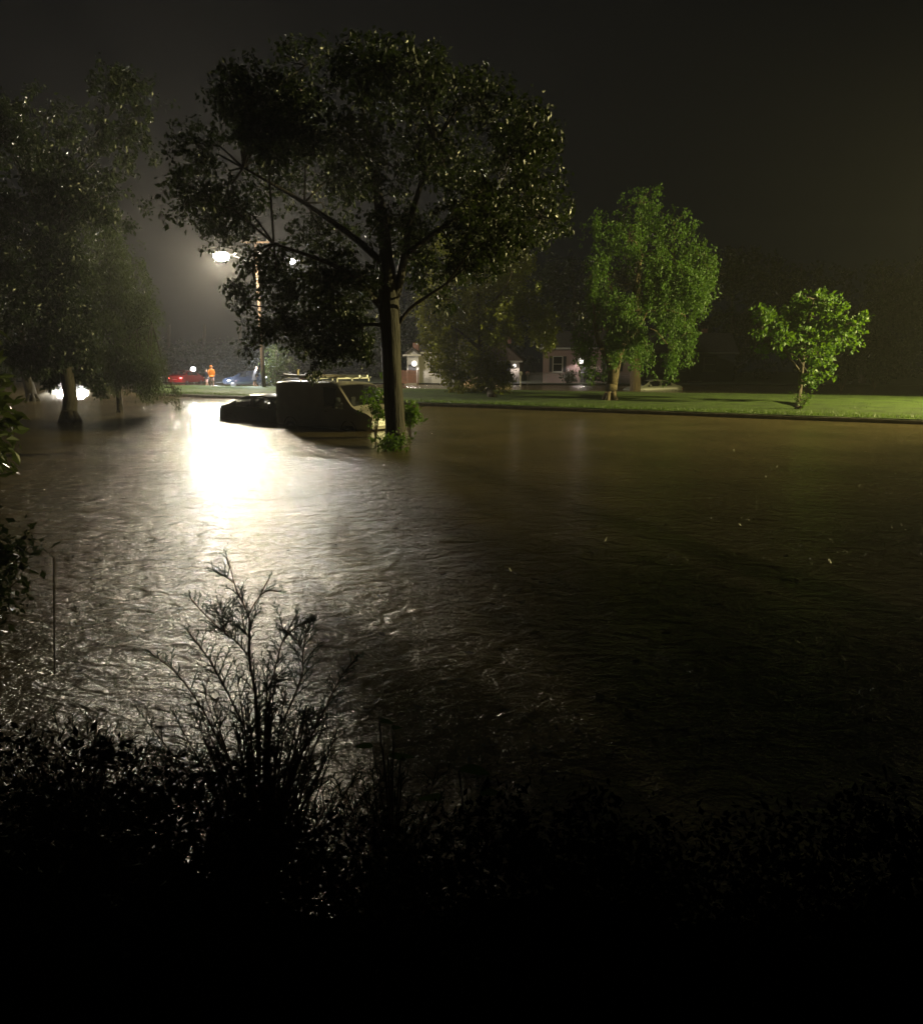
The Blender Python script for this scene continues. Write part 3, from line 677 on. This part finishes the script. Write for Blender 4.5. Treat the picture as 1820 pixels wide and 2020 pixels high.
# the big tree in front
Yt = 20.8
def T(u, v, dy=0, Y=Yt): return tuple(at(u, v, Y+dy))
b0 = gnd(780, 882)
trunk = [((b0.x, b0.y, -.15), .36), (T(780, 850), .30), (T(777, 800), .275), (T(772, 720), .265), (T(770, 650), .275), (T(766, 590), .28), (T(762, 520), .21), (T(755, 440), .17), (T(735, 330), .11)]
limbs = [[(T(770, 610), .17), (T(786, 560), .13), (T(797, 505), .11), (T(815, 410), .09), (T(860, 280), .05)],
         [(T(787, 636), .07), (T(810, 607), .055), (T(836, 588, -.3), .045), (T(880, 560, -.8), .03)],
         [(T(752, 605), .12), (T(725, 572, -.5), .10), (T(700, 545, -.8), .08), (T(640, 515, -1), .06), (T(540, 480, -1), .03)],
         [(T(755, 520), .11), (T(700, 470), .09), (T(600, 400, .5), .06), (T(480, 330), .03)],
         [(T(750, 640), .06), (T(715, 640, .6), .045), (T(660, 650, .8), .03), (T(600, 655, .8), .018)],
         [(T(795, 505), .09), (T(870, 450), .06), (T(980, 380), .03)]]
cl = []
for u, v, ru, rv, k in ((462, 560, 24, 24, 12), (482, 600, 32, 35, 22), (500, 548, 34, 34, 26), (508, 655, 28, 24, 22), (548, 570, 40, 42, 70), (545, 640, 40, 34, 65), (600, 560, 45, 50, 95),
                        (600, 645, 46, 44, 95), (655, 570, 45, 48, 90), (655, 640, 50, 48, 100), (660, 690, 42, 30, 70), (700, 600, 42, 42, 60), (705, 655, 32, 36, 50), (715, 690, 20, 24, 30), (610, 690, 26, 22, 26),
                        (715, 545, 38, 36, 40), (660, 520, 50, 40, 70), (560, 515, 46, 34, 60), (500, 510, 34, 26, 24), (622, 722, 14, 26, 14), (488, 690, 12, 20, 6), (745, 560, 26, 26, 22),
                        (840, 540, 40, 34, 34), (900, 530, 46, 36, 44), (880, 590, 24, 20, 14), (960, 520, 40, 34, 34), (820, 500, 40, 34, 40)):
    cl.append(px(u, v, Yt, ru, rv, k, dy=random.uniform(-1.2, 1.2)))
for k in range(70):                                   # the crown goes on upward and outward
    u = random.uniform(330, 1080); v = random.uniform(120, 480)
    if ((u-720)/400)**2 + ((v-440)/340)**2 > 1: continue
    cl.append(px(u, v, Yt, 60, 52, 62, dy=random.uniform(-3.5, 3.5)))
tree('broadleaf_tree', 'large dark tree with forked trunk rising from the water beside the van', trunk, limbs, cl, .13, M_leaf_shaded, M_bark_shaded, n_leaf=12, tw_r=.25, group=G, droop=1.0, hang=.0, gaps=[(BACK_LAMP - Vector((0, 0, .1)), .2)])

def shrub(name, label, base, stems, spread, height, leaf, lm, k=14, n_leaf=9, tw=.16, cat='shrub', group=None, shape=.6, stem_r=.012):
    root = thing(name, label, cat, base, 0, group); sb = MB(); tws = []
    for i in range(stems):
        th = random.uniform(0, 6.28); rr = random.uniform(.3, 1)*spread; hh = height*random.uniform(.6, 1)
        e = Vector((math.cos(th)*rr, math.sin(th)*rr, hh)); mid = Vector((e.x*.35, e.y*.35, hh*.55)); sb.tube([(0, 0, -.1), mid, e], [stem_r, stem_r*.7, stem_r*.3], 5)
        for j in range(k):
            t = random.uniform(.2, 1.0); q = mid.lerp(e, (t-.2)/.8) if t > .2 else mid*t; tws.append(np.array(q) + rng.normal(size=3)*tw*.7)
    sb.build('stems', M_twig, root)
    V, F = leaves(np.array(tws), leaf, n_leaf, tw, .4, shape); mesh_np('foliage', V, F, lm, root); return root
shrub('shrub', 'leafy green shoots against the left foot of the big tree trunk', tuple(gnd(741, 868)), 11, .45, 1.6, .11, M_leaf_green, k=5)
shrub('shrub', 'bright green leafy sucker growing right of the big tree trunk', tuple(gnd(808, 862)), 8, .5, 1.2, .12, M_leaf_green, k=9)
shrub('ground_plant', 'low weeds ringing the base of the big tree in the water', tuple(gnd(779, 889)), 16, .6, .35, .09, M_leaf_green, k=5, cat='plant')
# middle tree on the lawn
Ym = 50.0
p = gnd(970, 786, .2)
tree('broadleaf_tree', 'drooping olive tree with slender leaning trunk in the middle of the lawn', [((p.x, p.y, .1), .26), (T(964, 768, 0, Ym), .2), (T(957, 745, 0, Ym), .18), (T(950, 700, 0, Ym), .17), (T(945, 640, 0, Ym), .14), (T(940, 540, 0, Ym), .09)],
     [[(T(950, 700, 0, Ym), .12), (T(985, 650, 0, Ym), .08), (T(1040, 620, 0, Ym), .05)], [(T(950, 690, 0, Ym), .12), (T(900, 650, 0, Ym), .08), (T(860, 630, 0, Ym), .05)], [(T(945, 620, 0, Ym), .1), (T(1000, 560, 0, Ym), .06), (T(1020, 480, 0, Ym), .04)]],
     [px(u, v, Ym, ru, rv, k, dy=random.uniform(-2, 2)) for u, v, ru, rv, k in ((850, 600, 40, 40, 60), (900, 570, 50, 45, 90), (960, 560, 50, 50, 95), (1015, 540, 40, 50, 70), (1040, 610, 45, 42, 80), (1075, 650, 30, 30, 50), (985, 630, 50, 45, 95),
      (920, 640, 50, 45, 95), (865, 660, 40, 40, 70), (875, 705, 35, 38, 55), (895, 745, 24, 34, 34), (960, 720, 40, 36, 75), (990, 735, 26, 22, 30), (945, 755, 30, 20, 34), (905, 770, 10, 22, 8), (1010, 500, 44, 40, 60), (930, 490, 50, 40, 70), (870, 500, 45, 45, 60), (960, 420, 60, 45, 70), (900, 700, 40, 40, 50))],
     .2, M_leaf_olive, M_bark, n_leaf=13, tw_r=.36, group=G, droop=1.2, hang=.7)
# right big lawn tree
Yb = 46.0
p = gnd(1203, 792, .2)
right_cl = [px(u, v, Yb, ru*.78, rv*.85, k, dy=random.uniform(-2, 1.5)) for u, v, ru, rv, k in ((1180, 520, 30, 38, 60), (1170, 570, 24, 42, 60), (1205, 590, 26, 38, 55), (1150, 660, 26, 36, 55), (1165, 695, 20, 30, 36), (1235, 610, 34, 42, 80), (1215, 650, 30, 34, 60), (1250, 650, 26, 44, 60),
      (1200, 690, 18, 26, 26), (1275, 690, 18, 34, 30), (1290, 560, 30, 42, 60), (1320, 600, 34, 50, 85), (1350, 660, 30, 42, 75), (1325, 690, 22, 30, 36), (1370, 570, 36, 46, 85), (1395, 530, 24, 42, 55), (1300, 510, 36, 30, 50), (1375, 500, 40, 34, 60), (1345, 540, 34, 36, 60), (1140, 690, 18, 24, 22),
      (1240, 470, 60, 34, 60), (1330, 440, 60, 40, 60), (1190, 440, 50, 36, 50), (1260, 400, 60, 40, 50))]
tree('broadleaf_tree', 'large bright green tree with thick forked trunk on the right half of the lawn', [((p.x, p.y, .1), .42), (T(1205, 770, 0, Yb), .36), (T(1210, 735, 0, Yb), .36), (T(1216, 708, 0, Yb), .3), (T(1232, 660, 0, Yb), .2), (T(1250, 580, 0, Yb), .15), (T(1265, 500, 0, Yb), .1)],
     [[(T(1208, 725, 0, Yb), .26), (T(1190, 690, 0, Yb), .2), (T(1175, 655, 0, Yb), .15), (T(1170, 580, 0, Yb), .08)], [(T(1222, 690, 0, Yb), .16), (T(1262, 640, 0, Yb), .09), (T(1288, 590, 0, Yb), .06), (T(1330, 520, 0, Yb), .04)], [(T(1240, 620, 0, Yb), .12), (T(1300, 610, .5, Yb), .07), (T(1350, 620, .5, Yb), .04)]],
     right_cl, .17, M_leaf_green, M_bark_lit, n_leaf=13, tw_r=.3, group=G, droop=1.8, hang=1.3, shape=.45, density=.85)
Yc_ = 60.0
tree('broadleaf_tree', 'straight pale trunk and dim crown just behind the bright green tree', [((at(1253, 765, Yc_).x, Yc_, -.2), .42), (T(1253, 740, 0, Yc_), .4), (T(1254, 700, 0, Yc_), .38), (T(1256, 600, 0, Yc_), .28), (T(1260, 480, 0, Yc_), .15)],
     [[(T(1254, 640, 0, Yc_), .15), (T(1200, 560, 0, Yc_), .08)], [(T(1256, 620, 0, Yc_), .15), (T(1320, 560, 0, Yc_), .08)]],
     [px(u, v, Yc_, 55, 45, 45, dy=random.uniform(-2, 2)) for u, v in ((1260, 560), (1200, 540), (1320, 600), (1250, 470), (1330, 500), (1180, 620), (1400, 600), (1420, 540))], .28, M_leaf_shaded, M_bark_lit, n_leaf=12, tw_r=.5, group=G)
# small right tree
Ys = 38.5
p = gnd(1573, 809, .2)
tree('broadleaf_tree', 'small round crowned tree with thin dark trunk alone at the right of the lawn', [((p.x, p.y, .1), .17), (T(1576, 780, 0, Ys), .12), (T(1580, 740, 0, Ys), .1), (T(1584, 700, 0, Ys), .09), (T(1592, 640, 0, Ys), .06), (T(1605, 590, 0, Ys), .03)],
     [[(T(1580, 735, 0, Ys), .06), (T(1545, 690, 0, Ys), .04), (T(1510, 640, 0, Ys), .02)], [(T(1583, 710, 0, Ys), .06), (T(1630, 670, 0, Ys), .04), (T(1690, 640, 0, Ys), .02)], [(T(1585, 690, 0, Ys), .05), (T(1560, 640, 0, Ys), .03)]],
     [px(u, v, Ys, ru, rv, k, dy=random.uniform(-1.2, 1.2)) for u, v, ru, rv, k in ((1505, 620, 26, 18, 28), (1535, 640, 30, 24, 40), (1560, 620, 24, 18, 26), (1615, 595, 34, 26, 60), (1640, 610, 26, 24, 36), (1670, 640, 30, 22, 38), (1698, 628, 18, 10, 12), (1590, 655, 34, 22, 50), (1630, 660, 36, 26, 56),
      (1665, 675, 28, 20, 30), (1560, 685, 30, 18, 28), (1510, 690, 20, 14, 12), (1500, 655, 12, 10, 6), (1610, 700, 34, 18, 32), (1620, 730, 26, 18, 24), (1600, 750, 22, 12, 12), (1580, 590, 20, 14, 14), (1600, 625, 40, 24, 40), (1545, 665, 24, 16, 16), (1600, 745, 14, 14, 8))],
     .2, M_leaf_green, M_bark, n_leaf=9, tw_r=.24, group=G, droop=.6, shape=.75)
shrub('ground_plant', 'weeds and thin shoots round the foot of the small right tree', (p.x+.1, p.y-.1, .2), 22, .55, .8, .08, M_leaf_green, k=4, n_leaf=4, cat='plant')
# left trees
Yl = 35.0
p = gnd(237, 813)
lcl = [px(u, v, Yl, ru, rv, k, dy=random.uniform(-2, 2)) for u, v, ru, rv, k in ((250, 560, 40, 40, 60), (285, 605, 34, 30, 50), (235, 610, 50, 45, 85), (200, 560, 50, 45, 80), (215, 660, 55, 45, 100), (275, 660, 36, 40, 70), (290, 710, 32, 34, 60), (245, 710, 50, 40, 90), (195, 715, 40, 36, 60), (272, 735, 38, 22, 44),
      (220, 738, 36, 16, 34), (300, 748, 26, 14, 20), (180, 620, 40, 40, 60), (330, 765, 26, 10, 10), (345, 775, 8, 16, 5), (290, 780, 10, 18, 7), (190, 500, 60, 45, 80), (240, 510, 40, 40, 40), (180, 430, 60, 45, 60), (150, 520, 50, 45, 70))]
tree('willow_tree', 'drooping grey green tree with thin trunk at the left, lit by the mist', [((p.x, p.y, -.15), .17), (T(235, 785, 0, Yl), .13), (T(232, 750, 0, Yl), .12), (T(228, 680, 0, Yl), .1), (T(222, 600, 0, Yl), .07), (T(215, 520, 0, Yl), .05)],
     [[(T(230, 700, 0, Yl), .06), (T(270, 650, 0, Yl), .04), (T(300, 640, 0, Yl), .02)], [(T(229, 690, 0, Yl), .06), (T(190, 640, 0, Yl), .04)]], lcl, .15, M_leaf_grey, M_bark_shaded, n_leaf=14, tw_r=.28, group='trees at the left', droop=2.0, hang=.6, shape=.3)
Yd = 29.7
p = gnd(138, 832)
dcl = [px(u, v, Yd, ru, rv, k, dy=random.uniform(-2, 2)) for u, v, ru, rv, k in ((60, 560, 60, 55, 70), (120, 600, 55, 50, 70), (60, 640, 60, 45, 70), (130, 670, 45, 40, 60), (90, 700, 45, 28, 50), (150, 715, 36, 24, 40), (120, 740, 30, 18, 28), (175, 745, 22, 12, 20), (197, 768, 9, 14, 8), (100, 748, 16, 10, 8), (40, 690, 40, 30, 40),
      (90, 500, 70, 50, 70), (20, 520, 50, 60, 50), (100, 420, 80, 50, 60), (30, 420, 60, 50, 50), (70, 730, 20, 14, 10))]
for u, v in ((118, 520), (122, 575), (128, 630), (128, 680), (108, 470)): dcl.append(px(u, v, Yd, 34, 32, 46, dy=-1.9))
for k in range(12): dcl.append(px(random.uniform(-100, 280), random.uniform(180, 400), Yd, 70, 55, 50, dy=random.uniform(-2, 2)))
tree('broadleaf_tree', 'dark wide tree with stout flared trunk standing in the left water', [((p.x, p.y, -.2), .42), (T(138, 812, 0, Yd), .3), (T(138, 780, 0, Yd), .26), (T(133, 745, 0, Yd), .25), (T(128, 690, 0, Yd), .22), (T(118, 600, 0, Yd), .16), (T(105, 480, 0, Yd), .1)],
     [[(T(130, 710, 0, Yd), .1), (T(90, 660, 0, Yd), .07), (T(40, 620, 0, Yd), .04)], [(T(130, 700, 0, Yd), .08), (T(160, 660, 0, Yd), .05)]], dcl, .16, M_leaf_shaded, M_bark_shaded, n_leaf=12, tw_r=.32, group='trees at the left', droop=1.2, hang=.12)
Ye = 45.0
p = gnd(65, 791)
tree('broadleaf_tree', 'leaning trunk farther back at the far left with dark crown', [((p.x, p.y, -.1), .36), (T(60, 770, 0, Ye), .3), (T(52, 740, 0, Ye), .28), (T(45, 690, 0, Ye), .22), (T(40, 600, 0, Ye), .12)], [[(T(50, 720, 0, Ye), .1), (T(80, 700, 0, Ye), .05)]],
     [px(u, v, Ye, 50, 40, 50, dy=random.uniform(-2, 2)) for u, v in ((30, 650), (70, 600), (10, 580), (60, 540), (90, 650))] + [px(85, 715, Ye, 26, 20, 16), px(20, 715, Ye, 30, 20, 24)], .2, M_leaf_shaded, M_bark_shaded, n_leaf=12, tw_r=.4, group='trees at the left')
# pale tree by the utility pole
Yp = 66.0
tree('broadleaf_tree', 'small misty lit tree beside the wooden utility pole', [((at(545, 768, Yp).x, Yp, -.1), .12), (T(545, 740, 0, Yp), .1), (T(546, 690, 0, Yp), .06)], [],
     [px(u, v, Yp, ru, rv, k, dy=random.uniform(-1, 1)) for u, v, ru, rv, k in ((545, 700, 26, 26, 60), (530, 725, 22, 18, 40), (565, 720, 22, 20, 36), (548, 750, 24, 14, 30))], .22, M_leaf_grey, M_bark, n_leaf=10, tw_r=.4, group='trees on the far street')
# dark trees beyond the houses
GB = 'dark trees beyond the houses'
kinds = ['tall dark tree closing the view behind the far houses', 'broad dim tree behind the far street']
for i, (u, Y, vt, wd) in enumerate(((330, 118, 560, 90), (400, 128, 590, 80), (470, 112, 600, 60), (640, 110, 540, 110), (760, 105, 560, 90), (880, 100, 560, 110), (1010, 104, 530, 120), (1130, 98, 500, 130), (1290, 96, 480, 140), (1440, 92, 470, 140), (1580, 96, 500, 130), (1700, 78, 640, 60), (1740, 95, 510, 140), (1860, 88, 480, 120), (150, 125, 560, 110), (20, 120, 540, 120))):
    b = at(u, 755, Y); cls = []
    if i in (0, 1, 2): vt = 668
    for k in range(15):
        uu = u + random.gauss(0, wd*.42); vv = random.uniform(vt+30, 725); cls.append(px(uu, vv, Y, wd*.42, 32, 34, dy=random.uniform(-4, 4)))
    tree('broadleaf_tree', ['tall dark tree in the mist beyond the red car', 'misty tree over the walkers at far left', 'faint tree in the mist behind the utility pole', 'dark tree behind the van and its rack', 'dark tree seen just left of the big trunk', 'dim tree behind the white sided house', 'dim tree above the pale hipped roof', 'dark tree over the pinkish house', 'dark tree behind the lit forked lawn tree', 'tall dark tree rising over the unlit house', 'dark tree behind the small right lawn tree', 'dim low bushy tree right of the small lawn tree', 'dark tree at right beyond the far street', 'dark tree at the right edge beyond the street', 'dark tree behind the left willow', 'dark tree at the far left edge of the view'][i],
         [((b.x, b.y, -.1), .4), (T(u, 720, 0, Y), .35), (T(u+4, 640, 0, Y), .2), (T(u, vt+20, 0, Y), .08)], [], cls, .5, M_leaf_shaded, M_bark, n_leaf=9, tw_r=.9, group=GB)
# hedge in front of the pinkish house
for lab, u, Y, s in (('dark clipped bush before the light of the pinkish house', 1165, 76.0, 1.1), ('dark bush left of the lit forked tree trunk', 1120, 76.2, .9), ('dark bush under the hipped roof house', 965, 78.5, 1.2), ('low bush right of the shuttered window', 1195, 76.4, .9), ('wide dim bush by the small right tree', 1660, 60.0, 2.0), ('dim bush low at the right of the small tree', 1725, 64.0, 1.6), ('bush before the pale house at far left', 30, 82.0, 1.5)):
    b = at(u, 757, Y); shrub('bush', lab, (b.x, Y, .05), 14, s*.9, s*1.3, .2, M_leaf_shaded, k=10, n_leaf=7, tw=.3, group='bushes along the far street')

# ------------------------------------------------------------------ left edge: tall broad-leaved shrub
b = Vector((-6.35, 9.3, 0))
shrub('shrub', 'tall broad leaved dark shrub at the left edge of the view', tuple(b), 30, .75, 2.75, .2, leafmat('leaf_broad', (.09, .13, .03), (.05, .08, .02), (.08, .1, .02)), k=16, n_leaf=6, tw=.2, shape=.42)
b = Vector((-3.6, 4.6, 0))
shrub('shrub', 'low dark shrub below the wires at the left', (-4.15, 5.6, 0), 30, .7, .9, .07, M_leaf_shaded, k=16, n_leaf=8, tw=.14)
# wires on a stake
wst = thing('wire_stake', 'thin stake holding two pale wires low at the left edge', 'stake', tuple(gnd(105, 1330)))
q = Vector(wst.location); top = at(106, 1100, q.y)
MB().tube([(0, 0, -.1), tuple(top - q)], [.006, .005], 6).build('stake', M_twig, wst)
MB().tube([tuple(top-q), tuple(at(45, 1050, q.y+.9)-q)], [.003, .003], 5).build('wire', M_chrome, wst)
MB().tube([tuple(at(60, 1098, q.y-.1)-q), tuple(at(-60, 1000, q.y+1.0)-q)], [.003, .003], 5).build('wire', M_chrome, wst)

# ------------------------------------------------------------------ foreground conifer shrub
def conifer(label, base_uv, Y, leaders, n_side, seed, dens=1.0, top_v=1250, spread=200):
    rnd = random.Random(seed); b = at(*base_uv, Y); base = Vector((b.x, Y, 0)); root = thing('conifer_shrub', label, 'shrub', tuple(base), 0, 'conifer shrubs in the foreground')
    st = MB(); fo = MB()
    def sprig(p, d, ln, r, lvl):
        e = p + d*ln; mid = p + d*ln*.5 + Vector((rnd.gauss(0, .04), rnd.gauss(0, .04), .06))*ln
        (fo if lvl < 2 else st).tube([p, mid, e], [r, r*.85, r*.35], 4, cap=False)
        if lvl == 0: return
        n = max(3, int(ln/(.011 if lvl == 1 else .026)))
        for i in range(n):
            t = (i+1)/(n+.5); q = p.lerp(mid, t*2) if t < .5 else mid.lerp(e, t*2-1)
            ax = d.cross(Vector((rnd.gauss(0, .5), -1, rnd.gauss(0, .5)))).normalized(); s = 1 if i % 2 else -1
            dd = (d*.75 + ax*s*rnd.uniform(.5, .85) + Vector((0, 0, .12))).normalized()
            sprig(q, dd, ln*(.30 if lvl == 2 else .26)*(1-.55*t)*rnd.uniform(.7, 1.2) + .005, r*.72, lvl-1)
    for pts, rr, l2 in leaders:
        P = [at(u, v, Y+dy)-base for u, v, dy in pts]; pp, rd = spline([(q, rr*(1-.7*i/(len(P)-1))) for i, q in enumerate(P)], 4)
        st.tube(pp, rd, 6)
        for i in range(1, len(pp)):
            for s in (-1, 1):
                if rnd.random() > l2: continue
                d = (pp[i]-pp[i-1]).normalized(); ax = Vector((s, rnd.gauss(0, .7), .2)).normalized()
                f = 1 - i/len(pp)
                sprig(pp[i], (d*.8 + ax*.7).normalized(), (.02+.085*f)*rnd.uniform(.6, 1.3), .0016, 1)
        sprig(pp[-1], (pp[-1]-pp[-2]).normalized(), .02, .0016, 1)
    for k in range(int(n_side*dens)):
        th = rnd.uniform(0, 2*math.pi); rr = rnd.uniform(.05, 1)**.7*spread/FPX*Y; z1 = at(910, top_v, Y).z - rnd.uniform(0, .3) - rr*.55
        e = Vector((math.cos(th)*rr, math.sin(th)*rr*.7, z1)); s0 = Vector((e.x*.25, e.y*.25, z1-.45)); 
        P = [s0, s0.lerp(e, .5) + Vector((0, 0, .05)), e]; st.tube(P, [.004, .003, .0015], 5)
        d = (e-P[1]).normalized()
        for j in range(9):
            t = j/8; q = s0.lerp(P[1], t*2) if t < .5 else P[1].lerp(e, t*2-1)
            ax = Vector((rnd.gauss(0, 1), rnd.gauss(0, 1), rnd.gauss(0, .3))).normalized()
            sprig(q, (d + ax*.8).normalized(), rnd.uniform(.07, .15)*(1-.4*t), .0019, 2 if rnd.random() < .5 else 1)
        sprig(e, d, .07, .0017, 1)
    st.build('stems', mat('conifer_stem', (.13, .08, .03), rough=.6, spec=.3), root); fo.build('foliage', mat('conifer_green', (.035, .055, .012), rough=.7, spec=.25, var=(.025, .04, .01), scale=20), root)
lead = [([(512, 1480, .02), (505, 1379, 0), (493, 1310, 0), (492, 1252, 0), (490, 1214, 0), (467, 1165, 0), (456, 1127, 0), (447, 1098, 0)], .0045, .22),
        ([(490, 1214, 0), (501, 1193, .01), (514, 1173, .01), (530, 1142, .02)], .0025, .12), ([(514, 1173, .01), (529, 1165, 0), (547, 1167, 0)], .0012, .1),
        ([(461, 1150, 0), (449, 1140, 0), (431, 1130, 0)], .0015, .3),
        ([(495, 1300, 0), (470, 1270, .02), (444, 1249, .02), (406, 1214, .03), (376, 1180, .04)], .003, .7), ([(444, 1249, .02), (440, 1225, .02), (437, 1200, .02)], .0018, .9),
        ([(493, 1262, 0), (482, 1240, .0), (477, 1212, 0)], .0014, .6),
        ([(505, 1379, 0), (531, 1353, .03), (545, 1310, .05), (557, 1266, .05), (585, 1212, .06)], .003, .7), ([(557, 1266, .05), (580, 1240, .05), (608, 1228, .05)], .0018, .5),
        ([(560, 1420, 0), (593, 1340, .03), (598, 1286, .04), (604, 1250, .05), (612, 1225, .05)], .0028, .8), ([(598, 1286, .04), (585, 1262, .04), (565, 1245, .04)], .0016, .6),
        ([(480, 1430, 0), (440, 1350, -.03), (405, 1290, -.05), (370, 1245, -.06)], .003, .9), ([(440, 1480, 0), (400, 1400, -.05), (350, 1330, -.08), (300, 1290, -.1)], .003, .9),
        ([(600, 1480, 0), (640, 1400, -.03), (670, 1340, -.05), (700, 1300, -.05)], .003, .9)]
conifer('spiky conifer shrub in front with one bare shoot rising into the glare', (505, 1500), 1.9, lead, 84, 3, top_v=1325, spread=235)
conifer('low dark conifer shrub filling the bottom left corner', (160, 1600), 2.1, [], 90, 5, top_v=1420, spread=260)
conifer('low dark conifer shrub at the bottom right of the bare shoot', (760, 1650), 2.0, [], 60, 9, top_v=1520, spread=220)
# broad leaves low at the bottom
def leafy(label, u, v, Y, leavesuv, m):
    b = at(u, v, Y); base = Vector((b.x, Y, 0)); root = thing('leafy_plant', label, 'plant', tuple(base), 0, 'broad leaved plants at the bottom'); s = MB()
    for (lu, lv, sz, an) in leavesuv:
        c = at(lu, lv, Y)-base; s.tube([(0, 0, c.z-.5), (c.x*.5, 0, c.z-.2), tuple(c)], [.004, .003, .002], 5)
        V = []; F = []; N_ = 9
        for i in range(N_):
            t = i/(N_-1); wd = sz*.42*math.sin(math.pi*t)**.7
            for q in (-1, 0, 1): V.append(c + Vector((math.cos(an)*t*sz - math.sin(an)*q*wd, -t*sz*.35+abs(q)*wd*.0, math.sin(an)*t*sz*.5 + math.cos(an)*q*wd*.45 + abs(q)*wd*.25)))
        for i in range(N_-1):
            for q in (0, 1): F.append((3*i+q, 3*i+3+q, 3*i+4+q, 3*i+1+q))
        l = MB(); l.add(V, F); l.build('leaf', m, root, smooth=True)
    s.build('stems', M_twig, root)
M_lf = leafmat('leaf_soft', (.04, .07, .02), (.025, .045, .012), (.04, .07, .015), scale=14)
leafy('leafy plant with dim green leaves right of the conifer shrub', 770, 1500, 2.1, [(748, 1425, .05, .3), (775, 1440, .045, .9), (735, 1475, .06, 2.6), (765, 1490, .06, -.2), (790, 1495, .05, .5)], M_lf)
leafy('leafy plant with one rounded pale leaf at the bottom centre', 930, 1600, 2.1, [(905, 1520, .10, .15), (950, 1570, .09, .8), (870, 1580, .09, 2.4)], M_lf)

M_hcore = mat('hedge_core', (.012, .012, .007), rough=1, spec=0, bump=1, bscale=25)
def hedge(label, x0, x1, y0, y1, ztop, dens, leaf, seedz):
    root = thing('hedge', label, 'hedge', ((x0+x1)/2, (y0+y1)/2, 0), 0, 'added hedge along the yard edge'); cx, cy_ = (x0+x1)/2, (y0+y1)/2
    st = MB()
    for k in range(26):
        x = rng.uniform(x0, x1)-cx; y = rng.uniform(y0, y1)-cy_; st.tube([(x*.9, y*.6, -.1), (x, y, ztop(x+cx)*.55), (x*1.02, y*1.05, ztop(x+cx)*.95)], [.015, .01, .004], 5)
    st.build('stems', M_twig, root)
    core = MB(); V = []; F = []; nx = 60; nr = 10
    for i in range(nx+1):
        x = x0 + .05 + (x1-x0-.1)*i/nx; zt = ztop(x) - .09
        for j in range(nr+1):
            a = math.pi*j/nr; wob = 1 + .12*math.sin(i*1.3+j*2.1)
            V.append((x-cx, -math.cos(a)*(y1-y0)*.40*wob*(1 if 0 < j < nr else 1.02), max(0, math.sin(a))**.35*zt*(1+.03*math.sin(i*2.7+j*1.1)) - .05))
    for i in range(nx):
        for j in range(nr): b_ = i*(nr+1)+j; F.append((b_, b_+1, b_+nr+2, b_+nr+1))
    core.add(V, F); core.build('blocking_core', M_hcore, root)  # solid dark core added to block bright water behind the leaves
    n = int((x1-x0)*dens); X = rng.uniform(x0, x1, n); Y = rng.uniform(y0, y1, n); Zt = np.array([ztop(x) for x in X]); Z = Zt*(1-.97*rng.random(n)**1.25) + rng.normal(size=n)*.03
    V, F = leaves(np.stack([X-cx, Y-cy_, Z], 1), leaf, 11, .07, .1, .5); mesh_np('foliage', V, F, mat('hedge_leaf', (.016, .022, .008), rough=1, spec=.04, var=(.009, .014, .005), scale=6), root)
hedge('added near-black hedge darkening the bottom edge of the view', -2.3, 2.7, 1.2, 1.75, lambda x: 1.23 + .04*math.sin(x*7) + .02*math.sin(x*19) + .31*min(1, max(0, (-x-.45)/.8)), 3800, .024, 1)  # hedge added and coloured near black to keep the foreground dark

# ------------------------------------------------------------------ haze
hz = MB().box((0, 70, 14.5), (320, 180, 32))
m = bpy.data.materials.new('haze_air'); m.use_nodes = True; N = m.node_tree.nodes; N.remove(N['Principled BSDF'])
v = N.new('ShaderNodeVolumePrincipled'); v.inputs['Color'].default_value = (.95, .95, .95, 1); v.inputs['Density'].default_value = .0006; v.inputs['Anisotropy'].default_value = .6
m.node_tree.links.new(v.outputs[0], N['Material Output'].inputs['Volume'])
o = hz.build('haze', m); setp(o, 'thin rain mist glowing round the street lamps', 'mist', kind='stuff')
